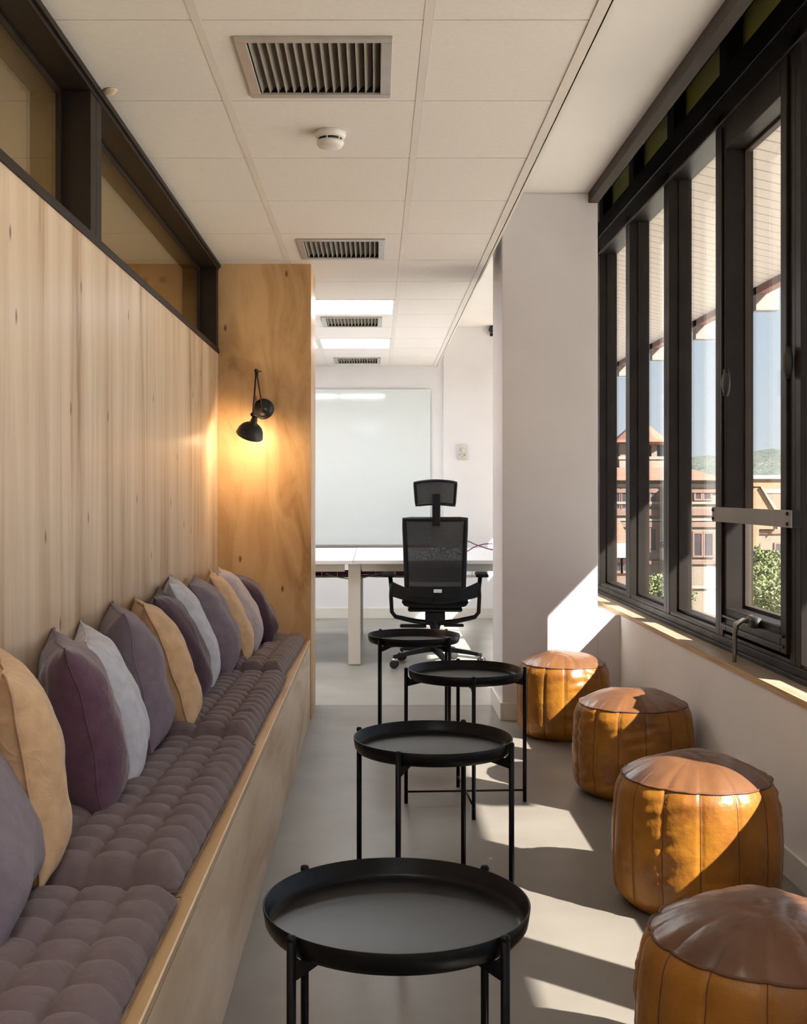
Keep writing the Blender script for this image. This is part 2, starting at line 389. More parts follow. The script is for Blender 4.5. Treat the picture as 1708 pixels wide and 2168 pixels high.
bm = NB(); box(bm, XG, .654, YE, YE+.1, 0, ZU+.03); box(bm, .654, 1.42, YE-.02, YE+.1, 0, ZU+.4)
build('wall_back', bm, M['white'], kind='structure')
bm = NB(); box(bm, XG, .650, YE-.015, YE, 0, .10); box(bm, .650, 1.30, YE-.035, YE-.02, 0, .10)
build('baseboard_back', bm, M['base'], kind='structure', bevel=.002)
bm = NB(); box(bm, XG-.1, XG, YB, YE, 0, ZC+.1); build('wall_far_left', bm, M['white'], kind='structure')
bm = NB(); box(bm, XG, 1.52, YB-.1, YB, 0, ZU+.4); build('wall_front', bm, M['white'], kind='structure')
# plywood wall behind the bench, with seams
bm = NB(); box(bm, XL-.07, XL, YB, 6.06, 0, CZ+.742)
build('wall_left', bm, M['ply'], kind='structure')
bm = NB(); box(bm, XG, -.345, 6.06, 6.50, 0, ZC)
build('wall_end', bm, M['birch'], kind='structure', bevel=.002)
# column between the two rooms
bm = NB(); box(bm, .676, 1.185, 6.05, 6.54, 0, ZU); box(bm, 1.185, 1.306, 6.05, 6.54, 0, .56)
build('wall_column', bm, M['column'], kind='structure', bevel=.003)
bm = NB(); box(bm, .664, .676, 6.038, 6.552, 0, .093); box(bm, .676, 1.30, 6.038, 6.05, 0, .093)
build('baseboard_column', bm, M['base'], kind='structure', bevel=.002)
bm = NB(); box(bm, 1.306, 1.52, YB, YE, 0, .56)
build('wall_right', bm, M['white'], kind='structure')
bm = NB(); box(bm, 1.294, 1.306, YB, 6.038, 0, .09)
build('baseboard_right', bm, M['base'], kind='structure', bevel=.002)
# window board: plywood top with its layered edge
bm = NB(); box(bm, 1.304, 1.43, YB, YE, .56, .582, 0); box(bm, 1.300, 1.304, YB, YE, .560, .582, 1)
build('trim_3', bm, [M['sill'], M['plyedge']], kind='structure')

# ------------------------------------------------------------------ windows on the right
XI, XO = 1.41, 1.52
ZB, ZT = CZ-.57, CZ+1.55
bm = NB(); box(bm, XI, XO, YB, YE-.03, .582, .628); box(bm, XI-.012, XO, YB, YE-.03, .582, .600)
build('trim_4', bm, M['frame'], kind='structure', bevel=.003)
bm = NB(); box(bm, XI, XO, YB, YE-.03, CZ+1.50, CZ+1.60); box(bm, XI-.012, XO, YB, YE-.03, CZ+1.60, CZ+1.70); box(bm, XI-.016, XI, YB, YE-.03, CZ+1.492, CZ+1.502, 1)
build('trim_5', bm, [M['framedk'], M['frame']], kind='structure', bevel=.003)
mull = [3.86+.845*k for k in range(-6, 9)]
mull = [m if abs(m-10.62) > .2 else 10.62 for m in mull]
wi = 0
for k in range(len(mull)-1):
    a, b = mull[k]-.05, mull[k+1]-.05
    wi += 1
    opening = min(abs(mull[k]-3.86), abs(mull[k]-1.325)) < .01; main = abs(mull[k]-3.86) < .01
    bm = NB()
    box(bm, XI, XO, a, a+.05, .628, ZT); box(bm, XI, XO, b-.05, b, .628, ZT)      # jambs
    box(bm, XI+.004, XO, a+.05, b-.05, .628, ZB); box(bm, XI+.01, XO, a+.05, b-.05, ZT-.03, ZT)
    # inner bead of the glass
    for (y0, y1, z0, z1) in ((a+.05, a+.058, ZB, ZT-.03), (b-.058, b-.05, ZB, ZT-.03), (a+.05, b-.05, ZB, ZB+.012), (a+.05, b-.05, ZT-.042, ZT-.03)):
        box(bm, XI+.045, XO-.005, y0, y1, z0, z1)
    w = build('window_%d' % wi, bm, M['frame'], kind='structure', bevel=.0025)
    # frosted pane over the transom
    bm = NB(); box(bm, XI+.02, XO, a, a+.06, CZ+1.70, CZ+1.93); box(bm, XI+.02, XO, b-.06, b, CZ+1.70, CZ+1.93)
    build('upper_frame', bm, M['framedk'], w)
    bm = NB(); box(bm, 1.488, 1.494, a+.06, b-.06, CZ+1.70, CZ+1.93)
    tag(build('upper_pane', bm, M['frost'], w), 'green frosted upper pane')
    if not opening:
        bm = NB(); box(bm, 1.494, 1.500, a+.052, b-.052, ZB+.004, ZT-.032); build('glass_pane', bm, M['glass'], w)
    else:
        g0, g1 = a+.05, b-.05
        sb, st = .66, ZT-.05
        bm = NB()
        xs = XI-.012
        box(bm, xs, XO-.01, g0, g0+.058, sb, st); box(bm, xs, XO-.01, g1-.075, g1, sb, st)
        box(bm, xs, XO-.01, g0+.058, g1-.075, sb, CZ-.462); box(bm, xs, XO-.01, g0+.058, g1-.075, CZ+1.372, st)
        box(bm, xs-.010, xs, g1-.052, g1-.030, sb+.03, st-.03)
        sash = build('sash', bm, M['frame'], w, bevel=.004)
        bm = NB(); box(bm, xs-.008, xs, g0+.02, g1-.03, sb+.055, sb+.063); box(bm, xs-.006, xs, g0+.02, g1-.03, sb+.02, sb+.026)
        build('sash_moulding', bm, M['framedk'], sash)
        bm = NB()
        for (y0, y1, z0, z1) in ((g0+.058, g0+.066, CZ-.462, CZ+1.372), (g1-.083, g1-.075, CZ-.462, CZ+1.372), (g0+.058, g1-.075, CZ-.462, CZ-.450), (g0+.058, g1-.075, CZ+1.360, CZ+1.372)):
            box(bm, 1.474, 1.50, y0, y1, z0, z1)
        build('glazing_bead', bm, M['valance'], sash)
        bm = NB(); box(bm, 1.485, 1.491, g0+.060, g1-.077, CZ-.46, CZ+1.37); build('glass_pane', bm, M['glass'], sash)
        if not main: continue
        # round pulls
        def pull(px, py, x):
            Y = x*F/(px-VX); p = at(px, py, Y)
            bm = NB(); Mt = Matrix.Translation(p) @ Matrix.Diagonal((.55, .72, 1.15, 1)) @ Matrix.Rotation(-math.pi/2, 4, 'Y')
            lathe(bm, [(0, 0), (.040, 0), (.043, .006), (.043, .014), (.036, .030), (.022, .040), (0, .043)], 28, Mt)
            box(bm, p.x-.016, p.x, p.y-.012, p.y+.012, p.z-.052, p.z+.052)
            build('pull_handle', bm, M['rubber'], sash, smooth=True)
        pull(1541, 810, xs-.010); pull(1672, 767, xs)
        # flat strip screwed across the sash, on two stand-offs
        ya, yb = 1.372*F/(1506-VX), 1.372*F/(1680-VX)
        bm = NB(); zt, zl = CZ-.062, CZ-.118
        box(bm, 1.366, 1.372, 3.735, 4.605, CZ-.116, CZ-.058)
        st_ = build('locking_strip', bm, M['bracket'], sash, bevel=.001)
        bm = NB(); box(bm, 1.372, xs+.004, 3.735, 3.80, CZ-.116, CZ-.058); box(bm, 1.372, xs+.004, 4.56, 4.605, CZ-.112, CZ-.062)
        build('standoff_block', bm, M['framedk'], st_)
        for yy in (3.762, 4.59):
            for zz in (CZ-.070, CZ-.104):
                bm = NB(); lathe(bm, [(0, .006), (.005, .005), (.007, .002), (.007, 0), (0, 0)], 12, Matrix.Translation((1.366, yy, zz)) @ Matrix.Rotation(-math.pi/2, 4, 'Y'))
                build('screw', bm, M['rubber'], st_)
        # crank handle on the bottom rail
        Y = 4.21
        bm = NB(); c = Vector((xs, Y, .735))
        lathe(bm, [(0, .018), (.020, .016), (.024, .010), (.026, 0)], 20, Matrix.Translation(c) @ Matrix.Rotation(-math.pi/2, 4, 'Y'))
        box(bm, c.x-.022, c.x+.002, c.y-.095, c.y-.012, c.z-.016, c.z+.022, 1)
        tube(bm, [c+Vector((-.015, 0, 0)), c+Vector((-.035, 0, .004)), c+Vector((-.055, .01, -.012)), c+Vector((-.060, .012, -.045)), c+Vector((-.061, .012, -.12)), c+Vector((-.062, .012, -.155))],
             [.010, .010, .011, .0085, .0075, .007], 12)
        tag(build('crank_handle', bm, [M['steel'], M['rubber']], sash, smooth=True), 'metal crank handle hanging down')

# ------------------------------------------------------------------ glazed band above the plywood wall
zb0, zb1 = CZ+.742, CZ+.768
bm = NB(); box(bm, XL-.10, XL+.006, YB, 6.06, zb0, zb1); build('trim_6', bm, M['framebr'], kind='structure', bevel=.002)
gl = [(-1.9, .66), (.79, 3.347), (3.48, 5.985)]
bm = NB(); box(bm, XL-.10, XL+.004, YB, 6.06, CZ+1.187, ZC-.002); box(bm, XL+.004, XL+.014, YB, 6.06, ZC-.022, ZC-.004, 0)
build('trim_7', bm, [M['framebr']], kind='structure', bevel=.002)
for (y0, y1) in gl:
    wi += 1
    bm = NB()
    box(bm, XL-.10, XL, y0-.066, y0, zb1, CZ+1.187); box(bm, XL-.10, XL, y1, y1+.066 if y1 < 5.9 else 6.06, zb1, CZ+1.187)
    for (a, b, c, d) in ((y0, y0+.02, zb1, CZ+1.187), (y1-.02, y1, zb1, CZ+1.187), (y0, y1, zb1, zb1+.012), (y0, y1, CZ+1.172, CZ+1.187)):
        box(bm, XL-.099, XL-.085, a, b, c, d)
    w = build('window_%d' % wi, bm, M['framebr'], kind='structure', bevel=.002)
    bm = NB(); box(bm, XL-.096, XL-.090, y0+.015, y1-.015, zb1+.008, CZ+1.18); build('glass_pane', bm, M['glassint'], w)
# two round plugs in the plywood seen through the glass
for px in (308, 345):
    p = at(px, 592, 6.058); bm = NB(); lathe(bm, [(0, .006), (.016, .006), (.018, 0)], 20, Matrix.Translation(p) @ Matrix.Rotation(math.pi/2, 4, 'X'))
    tag(build('wall_plug', bm, M['seam']), 'round brown %s plug in the plywood seen through the high glazing' % ('left' if px == 308 else 'right'), 'plug', 'round plugs seen through the high glazing')

# ------------------------------------------------------------------ ceiling fittings
def make_vent():
    r = empty('air_vent', (0, 0, 0))
    w, d = .428, .46
    bm = NB()
    for (x0, x1, y0, y1) in ((-w/2, w/2, -d/2, -d/2+.032), (-w/2, w/2, d/2-.032, d/2), (-w/2, -w/2+.032, -d/2+.032, d/2-.032), (w/2-.032, w/2, -d/2+.032, d/2-.032)):
        box(bm, x0, x1, y0, y1, -.008, 0)
    build('vent_frame', bm, M['grille'], r, bevel=.002)
    bm = NB(); box(bm, -w/2+.025, w/2-.025, -d/2+.025, d/2-.025, .075, .085)
    for sx in (-1, 1): box(bm, sx*(w/2-.028)-.003, sx*(w/2-.028)+.003, -d/2+.025, d/2-.025, 0, .08)
    for sy in (-1, 1): box(bm, -w/2+.025, w/2-.025, sy*(d/2-.028)-.003, sy*(d/2-.028)+.003, 0, .08)
    build('duct_box', bm, M['dark'], r)
    n = 15
    for i in range(n):
        x = -w/2+.045+i*(w-.09)/(n-1)
        bm = NB(); pts = []
        for k in range(5):
            t = k/4; pts.append((x-.009+.019*t**1.6, -.004+.024*t))
        poly = [(a, b) for a, b in pts]+[(a+.0022, b) for a, b in reversed(pts)]
        prism(bm, poly, -d/2+.03, d/2-.03)
        build('vent_blade', bm, M['blade'], r)
    return r
vent = make_vent()
vlab = ['large grey ceiling air grille nearest the camera, in front of the smoke detector',
        'grey ceiling air grille just before the plywood end wall, second from the camera',
        'small ceiling air grille between the two lit light panels',
        'smallest ceiling air grille touching the far white wall']
for i, k in enumerate((0, 4, 8, 12)):
    v = vent if i == 0 else copy_tree(vent)
    x0, x1, y0, y1 = vent_rect(k)
    v.location = ((x0+x1)/2, (y0+y1)/2 - (.05 if k == 12 else 0), ZC)
    tag(v, vlab[i], 'air vent', 'square air grilles in the tiled ceiling')

def make_panel(matk):
    r = empty('ceiling_light', (0, 0, 0)); s = .2875
    bm = NB()
    for (x0, x1, y0, y1) in ((-s, s, -s, -s+.012), (-s, s, s-.012, s), (-s, -s+.012, -s+.012, s-.012), (s-.012, s, -s+.012, s-.012)):
        box(bm, x0, x1, y0, y1, -.003, .02)
    build('light_frame', bm, M['plastic'], r)
    bm = NB(); box(bm, -s+.012, s-.012, -s+.012, s-.012, .004, .012); build('diffuser', bm, M[matk], r)
    return r
pl = {(-.464, 7): 'lit square ceiling panel above the office chair, nearest of the far room\'s',
      (-.464, 10): 'lit square ceiling panel nearest the far wall, between two grilles',
      (-1.064, 10): 'lit ceiling panel just peeking past the plywood wall edge at the far end',
      (-1.064, 7): 'lit ceiling panel hidden behind the plywood end wall, nearest to it',
      (-2.264, 7): 'added unseen ceiling panel lighting the far room, deep in it on the left, nearer row',
      (-2.264, 10): 'added unseen ceiling panel lighting the far room, deep in it on the left, farther row',
      (-.464, -3): 'ceiling light panel overhead in the lounge corridor, in front of the camera',
      (-.464, -6): 'ceiling light panel behind the camera in the lounge corridor',
      (-2.264, -4): 'added unseen warm fill panel in the room beyond the high glazing, near end',
      (-2.864, 1): 'added unseen warm fill panel in the room beyond the high glazing, far left',
      (-2.264, -1): 'added unseen warm fill panel in the room beyond the high glazing, in its middle',
      (-2.264, 3): 'added unseen warm fill panel in the room beyond the high glazing, nearest its end wall'}
protos = {}
for (x0, k), lb in pl.items():
    key = 'led' if (x0, k) in LIGHT else ('ledc' if (x0, k) in LIGHTC else 'ledfill')
    if key in protos: r = copy_tree(protos[key])
    else: r = protos[key] = make_panel(key)
    r.location = (x0+.3, T0+TS*(k+.5), ZC)
    tag(r, lb, 'ceiling light', 'square light panels set in the tiled ceiling')

p = at(699, 280, 3.84)
r = empty('smoke_detector', (p.x, 3.84, ZC), 'round white smoke detector with a dark band on the ceiling', 'smoke detector')
bm = NB(); lathe(bm, [(0, 0), (.052, 0), (.053, -.012), (.050, -.020), (.046, -.023), (0, -.023)], 40); build('detector_base', bm, M['plastic'], r)
bm = NB(); lathe(bm, [(.040, -.022), (.040, -.034)], 40); build('dark_band', bm, M['dark'], r)
for i in range(6):
    a = i*math.pi/3+.3; bm = NB(); box(bm, .039, .0435, -.002, .002, -.036, -.020, mat=Matrix.Rotation(a, 4, 'Z')); build('rib', bm, M['plastic'], r)
bm = NB(); lathe(bm, [(0, -.033), (.046, -.033), (.047, -.040), (.040, -.051), (.025, -.056), (0, -.057)], 40); build('detector_cap', bm, M['plastic'], r)

# ------------------------------------------------------------------ bench and seat pads
ZBN = .423
XF = -.350
r = empty('bench', (-.6, 2.0, 0), 'long built-in plywood bench along the left wall under the cushions', 'bench')
off = Vector((.6, -2.0, 0))
def bx_(bm, x0, x1, y0, y1, z0, z1, mi=0): box(bm, x0+off.x, x1+off.x, y0+off.y, y1+off.y, z0, z1, mi)
for (y0, y1) in ((YB, .92), (.924, 3.678), (3.682, 6.058)):
    bm = NB(); bx_(bm, XF-.018, XF, y0, y1, 0, ZBN-.022); build('front_panel', bm, M['bench'], r, bevel=.001)
bm = NB(); bx_(bm, XL+.002, XF-.003, YB+.004, 6.058, ZBN-.018, ZBN); build('seat_board', bm, M['benchtop'], r)
bm = NB()
for j, (z0, z1, m_) in enumerate(((ZBN-.018, ZBN-.0135, 0), (ZBN-.0135, ZBN-.0095, 1), (ZBN-.0095, ZBN-.005, 0), (ZBN-.005, ZBN, 1))):
    bx_(bm, XF-.003, XF+.0005, YB, 6.058, z0, z1, m_)
tag(build('board_edge', bm, [M['benchtop'], M['plylayer']], r), 'layered plywood edge')

def pad_mesh(nx, ny, W_, L_, seed):
    random.seed(seed); R = 9
    bm = NB(); NX, NY = nx*R, ny*R
    top = []
    jit = {(i, j): (random.uniform(-.06, .06), random.uniform(-.06, .06)) for i in range(nx+1) for j in range(ny+1)}
    amp = {(i, j): random.uniform(.85, 1.12) for i in range(nx) for j in range(ny)}
    def hgt(u, v):
        su = abs(math.sin(math.pi*u)); sv = abs(math.sin(math.pi*v))
        i, j = min(int(u), nx-1), min(int(v), ny-1)
        # pinched at the tufts, creased along both grid lines, deeper across the pad
        e = .50*(su**.42)*(sv**.40)+.50*(1-((1-su)**2)*((1-sv)**2))
        return e*(amp[(i, j)]*.5+.5)
    for jy in range(NY+1):
        row = []
        for ix in range(NX+1):
            u, v = ix/R, jy/R
            x = (u/nx-.5)*W_; y = (v/ny-.5)*L_
            de = min(u, nx-u)/.35; df = min(v, ny-v)/.35
            ed = min(1, max(0, de))**.45*min(1, max(0, df))**.45
            wob = noise.noise(Vector((x*9, y*9, seed)))*.006
            inn = .005*(1-min(1, abs(math.sin(math.pi*v))**.6)) if (ix in (0, NX)) else 0
            inn2 = .006*(1-min(1, abs(math.sin(math.pi*u))**.6)) if (jy in (0, NY)) else 0
            tk = 1.28-.5*(v/ny)
            z = .020+.010*(tk-.78)+ed*(.004+.034*hgt(u, v))*tk+wob*.6 + noise.noise(Vector((x*60, y*60, seed)))*.0016
            sx = -1 if ix > NX/2 else 1; sy = -1 if jy > NY/2 else 1
            row.append(bm.verts.new((x+sx*inn, y+sy*inn2, z)))
        top.append(row)
    for jy in range(NY):
        for ix in range(NX):
            bm.faces.new((top[jy][ix], top[jy][ix+1], top[jy+1][ix+1], top[jy+1][ix]))
    # rounded flank down to the underside
    loop = [top[0][i] for i in range(NX+1)]+[top[j][NX] for j in range(1, NY+1)]+[top[NY][i] for i in range(NX-1, -1, -1)]+[top[j][0] for j in range(NY-1, 0, -1)]
    prev = loop
    for (outw, dz) in ((.006, -.009), (.005, -.020), (-.004, -.0255)):
        cur = []
        for v0 in loop:
            d = Vector((v0.co.x, v0.co.y, 0)); n = Vector((0, 0, 0))
            if abs(abs(d.x)-W_/2) < .016: n.x = math.copysign(1, d.x)
            if abs(abs(d.y)-L_/2) < .016: n.y = math.copysign(1, d.y)
            cur.append(bm.verts.new((v0.co.x+n.x*outw, v0.co.y+n.y*outw, max(.0005, v0.co.z+dz))))
        for i in range(len(loop)):
            bm.faces.new((prev[i], cur[i], cur[(i+1) % len(loop)], prev[(i+1) % len(loop)]))
        prev = cur
    bm.faces.new(prev)
    return bm
random.seed(4)
pads = [(.88, 2.170, -.004, 'closest seat pad on the bench, cut by the picture edge', .0),
        (2.215, 3.49, -.010, 'seat pad second from the camera, with a thick rolled front end', .004),
        (3.52, 4.765, -.006, 'seat pad third from the camera, past the middle of the bench', .0),
        (4.795, 6.035, -.014, 'farthest seat pad, touching the plywood end wall', .002)]
for i, (y0, y1, rz, lb, zz) in enumerate(pads):
    r = empty('seat_pad', (-.606, (y0+y1)/2, ZBN+.001), 'tufted mauve grey '+lb, 'seat cushion', 'tufted seat pads in a row on the bench', rz)
    build('pad_cover', pad_mesh(5, 14, .444, y1-y0, 11+i), M['pad'], r, smooth=True)
    L_ = y1-y0; W_ = .444
    bm = NB(); pts = []
    for (a, b, c, d) in ((-1, -1, 1, -1), (1, -1, 1, 1), (1, 1, -1, 1), (-1, 1, -1, -1)):
        for q in range(12):
            t = q/12; pts.append(((a+(c-a)*t)*(W_/2+.0085), (b+(d-b)*t)*(L_/2+.0085)*.999, .012+.0012*math.sin(q*2.1)))
    tube(bm, pts, .0013, 6, closed=True); build('edge_seam', bm, M['pad'], r)

# ------------------------------------------------------------------ cushions
def cushion(kind, label, D, xb, size=.45, T=.092, lean=16, yaw=15, seed=0, mat='tan', flange=False, roll=0, zlift=0, xt=None):
    rnd = random.Random(seed)
    a, l = math.radians(yaw), math.radians(lean)
    U = Vector((-math.sin(a), math.cos(a), 0)); V = Vector((-math.sin(l), 0, math.cos(l)))
    V = (V-U*V.dot(U)).normalized(); Wd = U.cross(V).normalized()
    if Wd.x < 0: Wd = -Wd
    base = Vector((xb, D, ZBN+.034+zlift))
    c = base+U*(size/2)+V*(size/2)
    r = empty('cushion', base, label, 'cushion', 'cushions leaning along the bench')
    N = 44
    h = size/2
    cr = math.cos(math.radians(roll)); sr = math.sin(math.radians(roll))
    def pt(u, v, s):
        eu = 1-.085*(1-v*v)**1.0*abs(u)**2; ev = 1-.085*(1-u*u)*abs(v)**2
        x = u*h*eu; y = v*h*ev
        th = T*1.06*max(0, (1-u**4))**.66*max(0, (1-v**4))**.66
        # stuffing sags to the lower half
        th *= 1.0-.16*v
        n1 = noise.noise(Vector((u*1.7+seed*3.1, v*1.7, s*4+seed)))*.16
        edge = max(abs(u), abs(v))
        wr = noise.noise(Vector((u*6+seed, v*2.2, s*9+seed*2)))*.007*edge**2 + noise.noise(Vector((u*2.0, v*5+seed, s*3)))*.004
        th = th*(1+n1)+wr*min(1, th/.02)
        wob = noise.noise(Vector((u*2.2+seed, v*2.2+7, 3)))*.010*edge**3
        if edge > .99:
            x *= 1+noise.noise(Vector((u*5, v*5, seed)))*.018; y *= 1+noise.noise(Vector((u*5, v*5, seed+9)))*.018
        x2 = x*cr-y*sr; y2 = x*sr+y*cr
        # slump: the top falls slightly over
        q = c+U*x2+V*y2+Wd*(s*th+wob-.010*(y/h)**2)
        q.x = max(q.x, XL+.004)                    # pressed flat where it touches the wall
        return q-base
    bm = NB(); G = {}
    f = lambda i: math.sin((i/N*2-1)*math.pi/2)*.75+(i/N*2-1)*.25
    for s in (1, -1):
        for i in range(N+1):
            for j in range(N+1):
                u, v = f(i), f(j); b_ = i in (0, N) or j in (0, N)
                if b_ and s == -1: G[(s, i, j)] = G[(1, i, j)]
                else: G[(s, i, j)] = bm.verts.new(pt(u, v, s))
        for i in range(N):
            for j in range(N):
                bm.faces.new((G[(s, i, j)], G[(s, i+1, j)], G[(s, i+1, j+1)], G[(s, i, j+1)]))
    build('cushion_cover', bm, M[mat], r, smooth=True)
    # stitched edge
    loop = [(f(i), -1) for i in range(N)]+[(1, f(i)) for i in range(N)]+[(f(N-i), 1) for i in range(N)]+[(-1, f(N-i)) for i in range(N)]
    bm = NB()
    if flange:
        A = []; B = []
        for (u, v) in loop:
            p0 = pt(u, v, 1); p1 = p0+(p0-(c-base)).normalized()*(.009+.003*noise.noise(Vector((u*9, v*9, seed))))
            A.append((p0-Wd*.0022, p0+Wd*.0022)); B.append((p1-Wd*.0022, p1+Wd*.0022))
        n = len(loop); va = [[bm.verts.new(q) for q in (A[i][0], B[i][0], B[i][1], A[i][1])] for i in range(n)]
        for i in range(n):
            for k in range(4): bm.faces.new((va[i][k], va[i][(k+1) % 4], va[(i+1) % n][(k+1) % 4], va[(i+1) % n][k]))
        build('sewn_hem', bm, M[mat], r, smooth=True)
    else:
        tube(bm, [pt(u, v, 1) for (u, v) in loop], .0022, 6, closed=True)
        build('edge_seam', bm, M[mat], r)
    return r
CU = [
 ('lavender grey cushion cut by the left edge of the picture', 1.8, -0.6, 0.45, .085, 27, 8, 'lav', False, 0),
 ('mustard tan linen cushion nearest the camera, beside the cut-off grey one', 2.15, -0.615, 0.425, .094, 9, 21, 'tan', True, 2),
 ('bright plum velvet cushion between the nearest tan one and a pale grey one', 2.6, -0.6, 0.415, .100, 13, 20, 'purple', False, 0),
 ('pale grey linen cushion right behind the bright plum one', 2.88, -0.605, 0.4, .092, 16, 16, 'lgrey', False, 3),
 ('mauve grey cotton cushion between the nearer pale grey one and a tan one', 3.25, -0.62, 0.42, .102, 11, 19, 'lav', False, 0),
 ('tan linen cushion in the middle of the row, in front of a dark plum one', 3.57, -0.56, 0.425, .088, 20, 16, 'tan', True, -2),
 ('dark plum velvet cushion in the middle of the row, behind the middle tan one', 3.98, -0.6, 0.425, .09, 22, 9, 'plum', False, 0),
 ('pale bluish grey crumpled cushion behind the middle dark plum one', 4.25, -0.6, 0.45, .088, 20, 11, 'lgrey', False, 0),
 ('mauve grey cushion far along the bench, in front of the farthest tan one', 4.64, -0.585, 0.42, .10, 22, 7, 'lav', False, 0),
 ('tan linen cushion farthest along the bench', 5.02, -0.545, 0.425, .075, 23, 9, 'tan', True, 0),
 ('pinkish grey linen cushion second from the far end of the row', 5.3, -0.54, 0.425, .088, 25, 7, 'pinkgrey', False, 0),
 ('dark plum cushion last in the row, beside the plywood end wall', 5.58, -0.5, 0.385, .10, 28, 8, 'plum', False, 0)]
for i, (lb, D, xb, sz, T, ln, yw, mt, fl, ro) in enumerate(CU):
    cushion('cushion', lb, D, xb-(.012 if i else 0), sz, T*.84, ln, yw, i+1, mt, fl, ro)

# ------------------------------------------------------------------ tray tables
def make_table():
    r = empty('tray_table', (0, 0, 0))
    H = .525; R = .225
    bm = NB()
    lathe(bm, [(0, H-.034), (R-.022, H-.034), (R-.014, H-.032), (R-.008, H-.026), (R-.003, H-.001), (R-.0015, H), (R, H-.001), (R-.004, H-.028), (R-.010, H-.037), (R-.020, H-.039), (0, H-.039)], 96)
    build('tray', bm, M['tray'], r)
    for k in range(4):
        a = math.pi/2*k; c, s = math.cos(a), math.sin(a)
        rl = .2335
        bm = NB(); tube(bm, [(rl*c, rl*s, 0), (rl*c, rl*s, H-.002)], .0075, 14)
        lg = build('leg', bm, M['black'], r)
        bm = NB(); lathe(bm, [(.0078, H-.004), (.0082, H), (.006, H+.004), (0, H+.005)], 14, Matrix.Translation((rl*c, rl*s, 0))); build('leg_cap', bm, M['black'], lg)
        bm = NB(); Rz = Matrix.Rotation(a, 4, 'Z')
        vs = [(.228, -.002, H-.028), (.228, -.002, H-.068), (.150, -.002, H-.050), (.150, -.002, H-.040), (.215, -.002, H-.040)]
        A = [bm.verts.new(Rz @ Vector(v)) for v in vs]; B = [bm.verts.new(Rz @ (Vector(v)+Vector((0, .004, 0)))) for v in vs]
        bm.faces.new(A); bm.faces.new(B[::-1])
        for i in range(5): bm.faces.new((A[i], B[i], B[(i+1) % 5], A[(i+1) % 5]))
        build('bracket', bm, M['black'], r)
    for a in (0, math.pi/2):
        bm = NB(); c, s = math.cos(a), math.sin(a); z = .045 if a == 0 else .0455
        tube(bm, [(-.23*c, -.23*s, z), (.23*c, .23*s, z)], .004, 10); build('stretcher', bm, M['black'], r)
        bm = NB(); box(bm, -.16, .16, -.006, .006, H-.051, H-.0395, mat=Matrix.Rotation(a, 4, 'Z')); build('top_rail', bm, M['black'], r)
    return r
TB = [(.035, 1.915, 45, 'black round tray table closest to the camera, largest in view'),
      (.162, 3.205, 64, 'black round tray table second from the camera, in the middle of the aisle'),
      (.352, 4.44, 3, 'black round tray table third from the camera, beside the farthest leather pouf'),
      (.186, 5.52, 44, 'black round tray table farthest away, in front of the office chair')]
tab = make_table()
for i, (x, y, a, lb) in enumerate(TB):
    t = tab if i == 0 else copy_tree(tab)
    t.location = (x, y, 0); t.rotation_euler = (0, 0, math.radians(a)); tag(t, lb, 'table', 'round tray tables in the aisle')

